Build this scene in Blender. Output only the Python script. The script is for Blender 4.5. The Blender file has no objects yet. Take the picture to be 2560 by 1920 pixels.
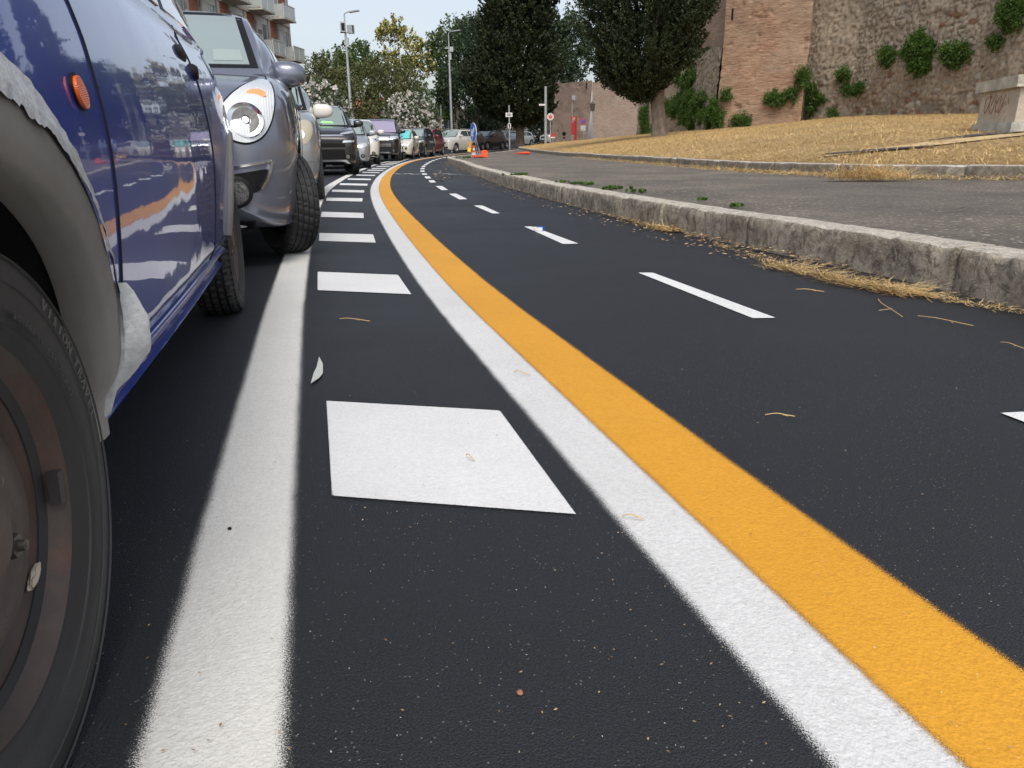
import bpy, bmesh, math, random
import numpy as np
from mathutils import Vector, Matrix, geometry
from mathutils.bvhtree import BVHTree
R=math.radians; pi=math.pi
SC=bpy.context.scene; COL=SC.collection
rnd=random.Random(7); RS=np.random.default_rng(11)
# ------------------------------------------------------------------ camera maths (2560x1920 photo)
FPX=1923.; PITCH=R(17.2); ROLL=R(0.8); CH=0.6
def ray(x,y):
    a=(x-1280)/FPX; b=(960-y)/FPX
    c,s=math.cos(ROLL),math.sin(ROLL); a,b=a*c+b*s,-a*s+b*c
    cp,sp=math.cos(PITCH),math.sin(PITCH)
    return (a,cp+b*sp,-sp+b*cp)
def zr(Y,X=0.):
    z=0. if Y<=30 else 1.72e-4*(min(Y,90)-30)**2
    if X>0 and Y>48: z+=.02*min(X,20)*min(1,(Y-48)/20)
    return z
def G(x,y,b=0.):                       # photo pixel -> point on the ground (or b above it)
    r=ray(x,y); z0=(b-CH)
    if r[2]<0:
        t=z0/r[2]
        if r[1]*t<=30: return Vector((r[0]*t,r[1]*t,b))
    Y=25.
    while Y<300:
        t=Y/r[1]; z=CH+r[2]*t
        if z<zr(Y)+b: return Vector((r[0]*t,Y,z))
        Y*=1.001
    return Vector((r[0]/r[1]*90,90,zr(90)+b))
def P(x,y,Y):                          # photo pixel -> point at forward distance Y
    r=ray(x,y); t=Y/r[1]; return Vector((r[0]*t,Y,CH+r[2]*t))
# ------------------------------------------------------------------ materials
def srgb(c): return tuple(((v/12.92) if v<=.04045 else ((v+.055)/1.055)**2.4) for v in c)
class NT:
    def __init__(s,name):
        m=bpy.data.materials.new(name); m.use_nodes=True; s.m=m; s.t=m.node_tree; s.t.nodes.clear()
        s.out=s.n('ShaderNodeOutputMaterial'); s.p=s.n('ShaderNodeBsdfPrincipled'); s.l(s.p.outputs[0],s.out.inputs[0])
    def n(s,t,**k):
        n=s.t.nodes.new(t)
        for a,b in k.items(): setattr(n,a,b)
        return n
    def l(s,a,b): s.t.links.new(a,b)
    def inp(s,node,name,v):
        if hasattr(v,'node'): s.l(v,node.inputs[name])
        else: node.inputs[name].default_value=v
    def set(s,**k):
        for a,b in k.items(): s.inp(s.p,a.replace('_',' '),(b+(1,)) if isinstance(b,tuple) and len(b)==3 else b)
    def coord(s,kind='Object',scale=(1,1,1),rot=(0,0,0)):
        c=s.n('ShaderNodeTexCoord'); m=s.n('ShaderNodeMapping'); m.inputs['Scale'].default_value=scale; m.inputs['Rotation'].default_value=rot
        s.l(c.outputs[kind],m.inputs[0]); return m.outputs[0]
    def noise(s,vec,scale,detail=3,rough=.6,w=None,dist=0):
        n=s.n('ShaderNodeTexNoise'); n.inputs['Scale'].default_value=scale; n.inputs['Detail'].default_value=detail; n.inputs['Roughness'].default_value=rough
        n.inputs['Distortion'].default_value=dist
        s.l(vec,n.inputs['Vector']); return n.outputs['Fac']
    def vor(s,vec,scale,feature='F1',out='Distance',rand=1):
        n=s.n('ShaderNodeTexVoronoi'); n.feature=feature; n.inputs['Scale'].default_value=scale; n.inputs['Randomness'].default_value=rand
        s.l(vec,n.inputs['Vector']); return n.outputs[out]
    def ramp(s,fac,stops,interp='LINEAR'):
        n=s.n('ShaderNodeValToRGB'); e=n.color_ramp.elements; n.color_ramp.interpolation=interp
        while len(e)<len(stops): e.new(.5)
        for i,(p,c) in enumerate(stops):
            e[i].position=p; e[i].color=(c if isinstance(c,tuple) else (c,c,c))[:3]+(1,)
        s.l(fac,n.inputs[0]); return n.outputs[0]
    def mix(s,f,a,b,mode='MIX'):
        n=s.n('ShaderNodeMix'); n.data_type='RGBA'; n.blend_type=mode
        for nm,v in ((0,f),(6,a),(7,b)):
            if hasattr(v,'node'): s.l(v,n.inputs[nm])
            else: n.inputs[nm].default_value=(v if nm==0 else (tuple(v)+(1,) if len(v)==3 else v))
        return n.outputs[2]
    def math(s,op,a,b=0.,c=0.,clamp=False):
        n=s.n('ShaderNodeMath'); n.operation=op; n.use_clamp=clamp
        for i,v in enumerate((a,b,c)):
            if hasattr(v,'node'): s.l(v,n.inputs[i])
            else: n.inputs[i].default_value=v
        return n.outputs[0]
    def bump(s,h,strength=.5,dist=.01,prev=None):
        n=s.n('ShaderNodeBump'); n.inputs['Strength'].default_value=strength; n.inputs['Distance'].default_value=dist
        s.l(h,n.inputs['Height'])
        if prev is not None: s.l(prev,n.inputs['Normal'])
        s.l(n.outputs[0],s.p.inputs['Normal']); return n.outputs[0]
MC={}
def simple(name,col,rough=.5,metal=0.,coat=0.,spec=.5,bumps=None,var=0.):
    if name in MC: return MC[name]
    m=NT(name); m.set(Base_Color=tuple(col),Roughness=rough,Metallic=metal); m.p.inputs['Coat Weight'].default_value=coat
    m.p.inputs['Coat Roughness'].default_value=.03; m.p.inputs['Specular IOR Level'].default_value=spec
    v=None
    if var:
        v=m.coord(); f=m.noise(v,3,5); c=m.mix(m.ramp(f,[(.3,0.),(.7,1.)]),tuple(x*(1-var) for x in col),tuple(min(1,x*(1+var)) for x in col)); m.set(Base_Color=c)
    if bumps:
        v=v or m.coord(); m.bump(m.noise(v,bumps[0],4),bumps[1],bumps[2])
    MC[name]=m.m; return m.m
def asphalt_color(m,v,dark=(.0025,.003,.004),light=(.027,.029,.034)):
    a=m.noise(v,330,3,.85); b=m.noise(v,1.3,4,.6)
    c=m.mix(m.ramp(a,[(.4,0.),(.62,1.)]),dark,light)
    c=m.mix(m.ramp(b,[(.3,0.),(.75,.4)]),c,(.022,.025,.031))
    sp=m.vor(v,170,'F1','Distance'); spc=m.vor(v,170,'F1','Color')
    k=m.ramp(spc,[(.76,0.),(.79,1.)]); k2=m.ramp(sp,[(.16,1.),(.24,0.)])
    c=m.mix(m.math('MULTIPLY',m.math('MULTIPLY',k,k2),.7),c,(.24,.24,.23))
    return c
def asphalt_bump(m,v,s=.6):
    h=m.math('SUBTRACT',m.math('MULTIPLY',m.noise(v,700,2,.8),.8),m.math('MULTIPLY',m.vor(v,430,'F1','Distance'),.9))
    return m.bump(h,s,.003)
def mat_road():
    m=NT('new_asphalt'); v=m.coord(); m.set(Base_Color=asphalt_color(m,v)); 
    m.p.inputs['Specular IOR Level'].default_value=.42
    m.set(Roughness=m.ramp(m.noise(v,.8,3),[(.3,.5),(.7,.62)])); asphalt_bump(m,v,.7); return m.m
def mat_line(name,c1,c2,fuzz,wid,hole=.22):
    m=NT(name); v=m.coord()
    uv=m.n('ShaderNodeUVMap'); uv.uv_map='UVMap'; sx=m.n('ShaderNodeSeparateXYZ'); m.l(uv.outputs[0],sx.inputs[0])
    u,w=sx.outputs[0],sx.outputs[1]                     # w: metres from one edge
    e=m.math('MINIMUM',w,m.math('SUBTRACT',wid,w))
    e=m.math('DIVIDE',e,fuzz)
    g=m.noise(v,620,2,.9); g2=m.noise(v,9,3,.6)
    th=m.math('ADD',m.math('MULTIPLY',m.math('SUBTRACT',g,.5),3.2),m.math('ADD',.85,m.math('MULTIPLY',m.math('SUBTRACT',g2,.5),.4)))   # ~1
    cov=m.math('SUBTRACT',m.math('ADD',e,.2),th)
    cov=m.math('MULTIPLY',cov,2.2,clamp=True)
    holes=m.ramp(m.noise(v,230,3,.75),[(hole+.02,0.),(hole+.1,1.)])
    al=m.math('MULTIPLY',cov,m.math('MAXIMUM',holes,.35))
    f=m.noise(v,120,4,.7); base=m.mix(m.ramp(f,[(.3,0.),(.7,1.)]),c1,c2)
    base=m.mix(m.ramp(m.noise(v,340,2,.8),[(.6,0.),(.74,.45)]),base,tuple(x*.35 for x in c1)); f2=m.noise(v,2.2,5,.7); base=m.mix(m.ramp(f2,[(.35,0.),(.8,.35)]),base,tuple(x*.72 for x in c1))
    m.set(Base_Color=base,Roughness=.62)
    h=m.math('ADD',m.math('MULTIPLY',m.noise(v,150,3,.6),.8),m.math('MULTIPLY',m.vor(v,210),.3)); m.bump(h,.55,.004)
    tr=m.n('ShaderNodeBsdfTransparent'); mx=m.n('ShaderNodeMixShader'); m.l(al,mx.inputs[0]); m.l(tr.outputs[0],mx.inputs[1]); m.l(m.p.outputs[0],mx.inputs[2]); m.l(mx.outputs[0],m.out.inputs[0])
    return m.m
M={}
M['road']=mat_road()
WHT=(.54,.54,.53); WH2=(.70,.70,.69)
M['edge']=mat_line('edge_line_paint',(.60,.59,.55),(.74,.73,.69),.019,.177)
M['white']=mat_line('white_line_paint',WHT,WH2,.020,.172)
M['yellow']=mat_line('yellow_line_paint',(.58,.265,.012),(.70,.335,.022),.015,.206)
M['bar']=mat_line('bar_paint',(.62,.62,.615),(.76,.76,.75),.0035,10.)
def mat_pavement():
    m=NT('old_pavement'); v=m.coord()
    c=m.mix(m.ramp(m.noise(v,1.1,5,.6),[(.35,0.),(.7,1.)]),(.15,.13,.105),(.32,.275,.215))
    c=m.mix(m.ramp(m.noise(v,38,4,.75),[(.35,.0),(.62,.75)]),c,(.055,.048,.04))
    ch=m.vor(v,24,'F1','Color'); d=m.vor(v,24)
    k=m.math('MULTIPLY',m.ramp(ch,[(.48,0.),(.52,1.)]),m.ramp(d,[(.2,1.),(.3,0.)]))
    c=m.mix(m.math('MULTIPLY',k,.8),c,(.50,.45,.37))
    cr=m.vor(m.coord(scale=(1,1,0)),.55,'DISTANCE_TO_EDGE'); wob=m.noise(v,4,4)
    crk=m.ramp(m.math('ADD',cr,m.math('MULTIPLY',wob,.05)),[(.0,1.),(.013,1.),(.026,0.)])
    c=m.mix(m.ramp(m.noise(v,.45,2,.5),[(.5,0.),(.56,.35)]),c,(.09,.085,.078))
    c=m.mix(m.math('MULTIPLY',crk,.6),c,(.03,.028,.025))
    m.set(Base_Color=c,Roughness=.8); m.bump(m.math('SUBTRACT',m.math('ADD',m.noise(v,80,4,.7),m.math('MULTIPLY',m.noise(v,14,4,.7),1.4)),m.math('MULTIPLY',crk,1.5)),1,.016); return m.m
M['pave']=mat_pavement()
def mat_kerb(name,a,b,topc):
    m=NT(name); v=m.coord()
    c=m.mix(m.ramp(m.noise(v,5,6,.7,dist=.4),[(.35,0.),(.65,1.)]),a,b)
    c=m.mix(m.ramp(m.noise(v,38,5,.75),[(.5,0.),(.66,.5)]),c,(.09,.075,.06))
    c=m.mix(m.ramp(m.noise(m.coord(scale=(6,6,1.2)),3,5,.7),[(.5,0.),(.72,.4)]),c,(.07,.058,.044)); c=m.mix(m.ramp(m.noise(v,11,6,.8,dist=.8),[(.46,0.),(.60,.85)]),c,(.115,.095,.07))
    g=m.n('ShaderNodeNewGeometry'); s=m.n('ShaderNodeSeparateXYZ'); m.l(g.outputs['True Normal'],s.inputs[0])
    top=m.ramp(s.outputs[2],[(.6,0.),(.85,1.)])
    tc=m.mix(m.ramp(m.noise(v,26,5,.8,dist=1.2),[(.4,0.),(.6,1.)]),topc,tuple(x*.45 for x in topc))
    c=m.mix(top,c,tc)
    m.set(Base_Color=c,Roughness=.85); m.bump(m.math('ADD',m.noise(v,30,6,.75),m.math('MULTIPLY',m.noise(v,120,3,.7),.4)),.9,.014); return m.m
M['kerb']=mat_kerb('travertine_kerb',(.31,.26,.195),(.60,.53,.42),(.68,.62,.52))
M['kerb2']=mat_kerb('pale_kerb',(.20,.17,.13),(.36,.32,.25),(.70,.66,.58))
def mat_lawn():
    m=NT('dry_lawn'); v=m.coord()
    c=m.mix(m.ramp(m.noise(v,.8,6,.7),[(.3,0.),(.7,1.)]),(.58,.38,.145),(.85,.63,.31))
    c=m.mix(m.ramp(m.noise(m.coord(scale=(1,1.8,1)),17,5,.75),[(.38,0.),(.66,1.)]),c,(.36,.205,.07))
    c=m.mix(m.ramp(m.noise(v,.33,3),[(.58,0.),(.76,.5)]),c,(.26,.25,.08)); c=m.mix(m.ramp(m.noise(v,1.7,6,.75),[(.55,0.),(.7,.6)]),c,(.30,.20,.11))
    m.set(Base_Color=c,Roughness=.9); m.bump(m.math('ADD',m.noise(v,22,6,.8),m.noise(v,5,4,.7)),1,.10); return m.m
M['lawn']=mat_lawn()
def leafmat(name,cols,rough=.55,trans=.25):
    m=NT(name); g=m.n('ShaderNodeNewGeometry'); n=len(cols)
    c=m.ramp(g.outputs['Random Per Island'],[(i/(n-1) if n>1 else 0,tuple(cols[i])) for i in range(n)])
    v=m.coord(); c=m.mix(m.ramp(m.noise(v,.9,3),[(.35,0.),(.65,.45)]),c,tuple(x*.62 for x in cols[0]))
    m.set(Base_Color=c,Roughness=rough); m.p.inputs['Specular IOR Level'].default_value=.3
    if trans:
        t=m.n('ShaderNodeBsdfTranslucent'); m.l(c,t.inputs[0]); mx=m.n('ShaderNodeMixShader'); mx.inputs[0].default_value=trans
        m.l(m.p.outputs[0],mx.inputs[1]); m.l(t.outputs[0],mx.inputs[2]); m.l(mx.outputs[0],m.out.inputs[0])
    return m.m
M['cyp']=leafmat('cypress_leaves',[(.020,.032,.012),(.036,.052,.019),(.060,.075,.030)],.6,.12)
M['oak']=leafmat('holm_oak_leaves',[(.032,.055,.028),(.055,.088,.042),(.085,.12,.055)],.5,.2)
M['pine']=leafmat('pine_needles',[(.06,.10,.03),(.10,.15,.045),(.15,.20,.065)],.6,.25)
M['olive']=leafmat('brown_green_leaves',[(.09,.115,.04),(.13,.15,.055),(.20,.18,.08)],.6,.25)
M['green']=leafmat('fresh_leaves',[(.09,.17,.035),(.13,.23,.05),(.19,.28,.07)],.5,.3)
M['ivy']=leafmat('wall_plant_leaves',[(.06,.13,.022),(.10,.19,.035),(.15,.25,.06)],.5,.3)
M['yell']=leafmat('yellow_blossom',[(.52,.44,.12),(.70,.60,.20),(.82,.74,.34)],.6,.3)
M['ydark']=leafmat('ligustrum_leaves',[(.08,.12,.035),(.13,.17,.05),(.24,.26,.09)],.5,.25)
M['oleaf']=leafmat('oleander_leaves',[(.055,.085,.035),(.08,.115,.045),(.12,.15,.07)],.5,.2)
M['oflow']=leafmat('oleander_flowers',[(.70,.66,.60),(.80,.77,.72),(.85,.83,.80)],.7,.3)
M['straw']=leafmat('straw',[(.55,.35,.13),(.78,.56,.25),(.88,.70,.38)],.8,.15)
M['debris']=leafmat('fallen_leaves',[(.22,.12,.06),(.42,.28,.14),(.60,.46,.27)],.8,0)
M['bark']=simple('bark',(.17,.135,.105),.9,bumps=(14,1,.03),var=.35)
def mat_brick(name,c1,c2,c3,stain=.5,sc=1.):
    m=NT(name); uv=m.n('ShaderNodeUVMap'); uv.uv_map='UVMap'; v=uv.outputs[0]
    def mp(s):
        k=m.n('ShaderNodeMapping'); k.inputs['Scale'].default_value=s; m.l(v,k.inputs[0]); return k.outputs[0]
    bt=m.n('ShaderNodeTexBrick'); bt.inputs['Scale'].default_value=1; bt.inputs['Brick Width'].default_value=.27; bt.inputs['Row Height'].default_value=.058; bt.inputs['Mortar Size'].default_value=.011; bt.inputs['Mortar Smooth'].default_value=.3; bt.inputs['Color1'].default_value=(0,0,0,1); bt.inputs['Color2'].default_value=(1,1,1,1); bt.inputs['Mortar'].default_value=(.5,.5,.5,1)
    wv=m.n('ShaderNodeVectorMath'); wv.operation='ADD'; nz=m.n('ShaderNodeTexNoise'); nz.inputs['Scale'].default_value=.9; m.l(v,nz.inputs['Vector']); sc_=m.n('ShaderNodeVectorMath'); sc_.operation='SCALE'; sc_.inputs['Scale'].default_value=.16; m.l(nz.outputs['Color'],sc_.inputs[0]); m.l(v,wv.inputs[0]); m.l(sc_.outputs[0],wv.inputs[1]); m.l(wv.outputs[0],bt.inputs['Vector'])
    row=m.math('ADD',m.math('MULTIPLY',bt.outputs['Color'],.55),m.math('MULTIPLY',m.noise(mp((3,9,1)),1,4,.8),.6)); big=m.noise(mp((.35,.5,1)),1,5,.65); mort=bt.outputs['Fac']
    blot=m.noise(mp((1.1,2.2,1)),1,6,.75)
    c=m.mix(m.ramp(row,[(.25,0.),(.85,1.)]),c1,c2); c=m.mix(m.math('MULTIPLY',mort,.45),c,(.25,.20,.16))
    c=m.mix(m.ramp(big,[(.4,0.),(.65,.7)]),c,c3)
    c=m.mix(m.ramp(blot,[(.55,0.),(.75,stain)]),c,(.12,.085,.06))
    c=m.mix(m.ramp(m.noise(mp((1.6,15,1)),1,4,.75,dist=.3),[(.5,0.),(.66,.75)]),c,tuple(x*.42 for x in c1)); c=m.mix(m.ramp(m.noise(mp((.5,.8,1)),1,5,.7),[(.56,0.),(.7,.55)]),c,(.36,.325,.27))
    c=m.mix(m.ramp(m.noise(mp((6,26,1)),1,2,.6),[(.66,0.),(.75,.45)]),c,(.50,.40,.31))
    m.set(Base_Color=c,Roughness=.9); m.bump(m.math('SUBTRACT',m.math('ADD',row,m.noise(mp((5,14,1)),1,5,.8)),m.math('MULTIPLY',mort,.8)),.9,.035); return m.m
M['brick']=mat_brick('old_roman_brick',(.36,.19,.11),(.60,.385,.25),(.48,.36,.26))
M['brick2']=mat_brick('weathered_brick',(.38,.25,.17),(.54,.385,.27),(.46,.36,.28),.4)
M['brickfar']=mat_brick('far_brick',(.40,.27,.20),(.50,.36,.28),(.44,.345,.28),.35)
def mat_rubble():
    m=NT('rubble_stone'); a=m.n('ShaderNodeAttribute'); a.attribute_name='stone'
    v=m.coord(); c=m.mix(m.ramp(m.noise(v,6,5,.75),[(.3,0.),(.7,.6)]),a.outputs['Color'],(.10,.082,.065))
    m.set(Base_Color=c,Roughness=.92); m.bump(m.noise(v,9,6,.8),1,.07); return m.m
M['rubble']=mat_rubble()
def paint(name,col,metal=.0,rough=.35,dirt=.0,orange=.0):
    m=NT(name); m.set(Base_Color=tuple(col),Metallic=metal,Roughness=rough); m.p.inputs['Coat Weight'].default_value=1.; m.p.inputs['Coat Roughness'].default_value=.02
    v=m.coord()
    if dirt:
        f=m.ramp(m.noise(v,5,6,.7),[(.45,0.),(.8,dirt)]); m.set(Base_Color=m.mix(f,tuple(col),(.22,.2,.17)))
        sc=m.ramp(m.noise(v,55,3,.8),[(.62,0.),(.72,.25)])
        m.l(m.math('ADD',.02,m.math('MULTIPLY',f,.35)),m.p.inputs['Coat Roughness'])
    if orange: 
        b=m.n('ShaderNodeBump'); b.inputs['Strength'].default_value=orange; b.inputs['Distance'].default_value=.02
        m.l(m.math('ADD',m.noise(m.coord(scale=(1,1,1)),2.6,2,.5),m.math('MULTIPLY',m.noise(v,24,2,.5),.03)),b.inputs['Height']); m.l(b.outputs[0],m.p.inputs['Coat Normal'])
    return m.m
M['glass']=simple('car_glass',(.055,.075,.075),.04,coat=1,spec=.9)
M['glasslight']=simple('windscreen_glass',(.25,.31,.30),.05,coat=1,spec=.9)
M['tint']=simple('violet_sunshade_glass',(.28,.25,.36),.15,coat=1,spec=.8)
M['teal']=simple('teal_sunshade_glass',(.12,.52,.52),.15,coat=1)
M['black']=simple('black_plastic',(.008,.008,.009),.55,spec=.2)
M['dark']=simple('dark_recess',(.006,.006,.007),.8)
M['rubber']=simple('tyre_rubber',(.026,.026,.026),.62,bumps=(60,.3,.003),var=.4)
M['chrome']=simple('chrome',(.75,.76,.78),.12,metal=1)
M['alloy']=simple('alloy',(.50,.51,.53),.3,metal=.9)
M['alloydk']=simple('dark_alloy',(.13,.12,.115),.35,metal=.7)
M['lamp']=simple('headlamp_glass',(.62,.65,.66),.08,metal=.55,coat=1)
M['lampyel']=simple('yellowed_headlamp',(.50,.45,.33),.3,metal=.2,coat=.6)
M['amber']=simple('amber_lens',(.85,.16,.01),.18,coat=1,spec=.6)
M['plate']=simple('plate_white',(.75,.76,.77),.4)
M['plateblue']=simple('plate_blue',(.02,.07,.42),.4)
M['red']=simple('red_lens',(.45,.015,.012),.2,coat=1)
M['galv']=simple('galvanised_steel',(.42,.44,.45),.5,metal=.5,var=.15)
M['signwhite']=simple('sign_white',(.72,.71,.70),.45)
M['signred']=simple('sign_red',(.55,.03,.03),.45)
M['signblue']=simple('sign_blue',(.012,.13,.60),.35)
M['orange']=simple('orange_plastic',(.85,.10,.03),.5,var=.15)
M['yellowp']=simple('yellow_plastic',(.85,.55,.02),.4)
M['concrete']=simple('facade_concrete',(.42,.39,.34),.85,var=.2,bumps=(4,.3,.02))
M['bbrick']=simple('facade_brick',(.30,.115,.065),.85,var=.15)
M['bwhite']=simple('white_render',(.60,.585,.54),.7,var=.08)
M['frost']=simple('frosted_panel',(.42,.45,.43),.25,spec=.6,var=.1)
M['shutter']=simple('roller_shutter',(.62,.61,.57),.6)
M['wglass']=simple('window_glass',(.15,.18,.21),.08,spec=.8)
M['salmon']=simple('salmon_render',(.50,.20,.12),.85,var=.2)
M['paper']=simple('paper',(.62,.62,.56),.7)
# ------------------------------------------------------------------ mesh helpers
class MB:
    def __init__(s): s.v=[]; s.f=[]; s.m=[]; s.uv=None
    def add(s,vs,fs,mi=0):
        o=len(s.v); s.v+= [tuple(v) for v in vs]; s.f+=[tuple(i+o for i in f) for f in fs]; s.m+=[mi]*len(fs); return s
    def box(s,c,d,rz=0,mi=0,rx=0,ry=0,mat=None):
        c=Vector(c); hx,hy,hz=[q/2 for q in d]; M_=Matrix.Rotation(rz,3,'Z')@Matrix.Rotation(ry,3,'Y')@Matrix.Rotation(rx,3,'X')
        vs=[c+M_@Vector((x,y,z)) for x in(-hx,hx) for y in(-hy,hy) for z in(-hz,hz)]
        return s.add(vs,[(0,1,3,2),(4,6,7,5),(0,4,5,1),(2,3,7,6),(0,2,6,4),(1,5,7,3)],mi)
    def tube(s,pts,rad,seg=8,mi=0,cap=True):
        pts=[Vector(p) for p in pts]; n=len(pts); rad=rad if hasattr(rad,'__len__') else [rad]*n; vs=[]
        for i,p in enumerate(pts):
            t=(pts[min(i+1,n-1)]-pts[max(i-1,0)]).normalized(); a=Vector((0,0,1)) if abs(t.z)<.9 else Vector((1,0,0))
            u=t.cross(a).normalized(); w=t.cross(u)
            for k in range(seg):
                q=2*pi*k/seg; vs.append(p+(u*math.cos(q)+w*math.sin(q))*rad[i])
        fs=[(i*seg+k,i*seg+(k+1)%seg,(i+1)*seg+(k+1)%seg,(i+1)*seg+k) for i in range(n-1) for k in range(seg)]
        if cap: fs+=[tuple(range(seg))[::-1],tuple(range((n-1)*seg,n*seg))]
        return s.add(vs,fs,mi)
    def lathe(s,prof,c=(0,0,0),axis=Vector((1,0,0)),seg=48,mi=0,rfun=None,mis=None):
        c=Vector(c); ax=Vector(axis).normalized(); a=Vector((0,0,1)) if abs(ax.z)<.9 else Vector((1,0,0)); u=ax.cross(a).normalized(); w=ax.cross(u)
        vs=[]; n=len(prof)
        for k in range(seg):
            q=2*pi*k/seg
            for j,(r,x) in enumerate(prof):
                rr=rfun(j,k,r) if rfun else r
                vs.append(c+ax*x+(u*math.cos(q)+w*math.sin(q))*rr)
        for k in range(seg):
            k2=(k+1)%seg
            for j in range(n-1):
                s.add([],[],0); s.f.append(tuple(len(s.v)+i for i in (k*n+j,k*n+j+1,k2*n+j+1,k2*n+j))); s.m.append(mis[j] if mis else mi)
        s.v+=[tuple(v) for v in vs]; return s
    def disc(s,c,n,r,seg=24,mi=0,th=.01,sy=1.):
        n=Vector(n).normalized(); a=Vector((0,0,1)) if abs(n.z)<.9 else Vector((1,0,0)); u=n.cross(a).normalized(); w=n.cross(u); c=Vector(c); vs=[]
        for o in(0,th):
            for k in range(seg):
                q=2*pi*k/seg; vs.append(c+n*o+u*math.cos(q)*r+w*math.sin(q)*r*sy)
        return s.add(vs,[tuple(range(seg))[::-1],tuple(range(seg,2*seg))]+[(k,(k+1)%seg,seg+(k+1)%seg,seg+k) for k in range(seg)],mi)
    def prism(s,poly,n,th,mi=0):
        n=Vector(n)*th; k=len(poly); vs=[Vector(p) for p in poly]+[Vector(p)+n for p in poly]
        return s.add(vs,[tuple(range(k))[::-1],tuple(range(k,2*k))]+[(i,(i+1)%k,k+(i+1)%k,k+i) for i in range(k)],mi)
    def build(s,name,mats,parent=None,smooth=None,loc=None):
        me=bpy.data.meshes.new(name); me.from_pydata(s.v,[],s.f); mats=mats if isinstance(mats,(list,tuple)) else [mats]
        for m in mats: me.materials.append(m)
        if len(mats)>1: me.polygons.foreach_set('material_index',s.m)
        if s.uv is not None:
            l=me.uv_layers.new(name='UVMap'); li=np.zeros(len(me.loops),dtype=np.int32); me.loops.foreach_get('vertex_index',li)
            l.data.foreach_set('uv',np.array(s.uv,dtype=np.float32)[li].ravel())
        me.update()
        if smooth:
            me.polygons.foreach_set('use_smooth',[True]*len(me.polygons)); me.set_sharp_from_angle(angle=R(smooth))
        o=bpy.data.objects.new(name,me); COL.objects.link(o)
        if loc is not None: o.location=loc
        if parent: o.parent=parent
        return o
def fastmesh(name,verts,faces_n,mats,parent=None,midx=None,smooth=False):
    """verts: (N*faces_n,3) array, consecutive faces_n-gons"""
    nv=len(verts); nf=nv//faces_n; me=bpy.data.meshes.new(name); me.vertices.add(nv); me.vertices.foreach_set('co',np.asarray(verts,dtype=np.float32).ravel())
    me.loops.add(nv); me.loops.foreach_set('vertex_index',np.arange(nv,dtype=np.int32)); me.polygons.add(nf); me.polygons.foreach_set('loop_start',np.arange(0,nv,faces_n,dtype=np.int32))
    for m in (mats if isinstance(mats,(list,tuple)) else [mats]): me.materials.append(m)
    if midx is not None: me.polygons.foreach_set('material_index',np.asarray(midx,dtype=np.int32))
    me.update(calc_edges=True); o=bpy.data.objects.new(name,me); COL.objects.link(o)
    if parent: o.parent=parent
    return o
def gridmesh(name,pts,mats,uv=None,smooth=True,parent=None,attr=None):
    """pts: (A,B,3)"""
    A,B=pts.shape[:2]; idx=np.arange(A*B).reshape(A,B); f=np.stack([idx[:-1,:-1],idx[1:,:-1],idx[1:,1:],idx[:-1,1:]],-1).reshape(-1,4)
    me=bpy.data.meshes.new(name); me.vertices.add(A*B); me.vertices.foreach_set('co',pts.astype(np.float32).ravel()); me.loops.add(len(f)*4); me.loops.foreach_set('vertex_index',f.ravel().astype(np.int32))
    me.polygons.add(len(f)); me.polygons.foreach_set('loop_start',np.arange(0,len(f)*4,4,dtype=np.int32)); 
    for m in (mats if isinstance(mats,(list,tuple)) else [mats]): me.materials.append(m)
    if uv is not None: l=me.uv_layers.new(name='UVMap'); l.data.foreach_set('uv',uv.reshape(-1,2)[f.ravel()].astype(np.float32).ravel())
    if attr is not None:
        a=me.color_attributes.new('stone','FLOAT_COLOR','POINT'); a.data.foreach_set('color',np.concatenate([attr.reshape(-1,3),np.ones((A*B,1))],1).astype(np.float32).ravel())
    me.update(calc_edges=True)
    if smooth: me.polygons.foreach_set('use_smooth',[True]*len(me.polygons))
    o=bpy.data.objects.new(name,me); COL.objects.link(o)
    if parent: o.parent=parent
    return o
def tag(o,label,cat,group=None):
    o['label']=label; o['category']=cat
    if group: o['group']=group
    return o
def struct(o,kind='structure'): o['kind']=kind; return o
def stuff(o,label,cat): o['kind']='stuff'; o['label']=label; o['category']=cat; return o
def empty(name,loc=(0,0,0),rz=0): 
    o=bpy.data.objects.new(name,None); COL.objects.link(o); o.location=loc; o.rotation_euler=(0,0,rz); o.empty_display_size=.2; return o
def catmull(pts,n=8):
    pts=[Vector(p) for p in pts]; out=[]
    for i in range(len(pts)-1):
        p0,p1,p2,p3=pts[max(i-1,0)],pts[i],pts[i+1],pts[min(i+2,len(pts)-1)]
        for k in range(n):
            t=k/n; out.append(.5*((2*p1)+(p2-p0)*t+(2*p0-5*p1+4*p2-p3)*t*t+(3*p1-p0-3*p2+p3)*t**3))
    out.append(pts[-1]); return out
def resample(pts,n):
    pts=[Vector(p) for p in pts]; L=[0]
    for a,b in zip(pts,pts[1:]): L.append(L[-1]+(b-a).length)
    out=[]; j=0
    for i in range(n):
        t=L[-1]*i/(n-1)
        while j<len(L)-2 and L[j+1]<t: j+=1
        d=L[j+1]-L[j]; out.append(pts[j].lerp(pts[j+1],(t-L[j])/d if d else 0))
    return out
def smoothpts(pts,it=2):
    pts=list(pts)
    for _ in range(it): pts=[pts[0]]+[(pts[i-1]+pts[i]*2+pts[i+1])/4 for i in range(1,len(pts)-1)]+[pts[-1]]
    return pts
K=2560/2212.
def big(L): return [(x*K,y*K) for x,y in L]
def z9(L): return [(x/4.608+760,y/4.608+360) for x,y in L]
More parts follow.
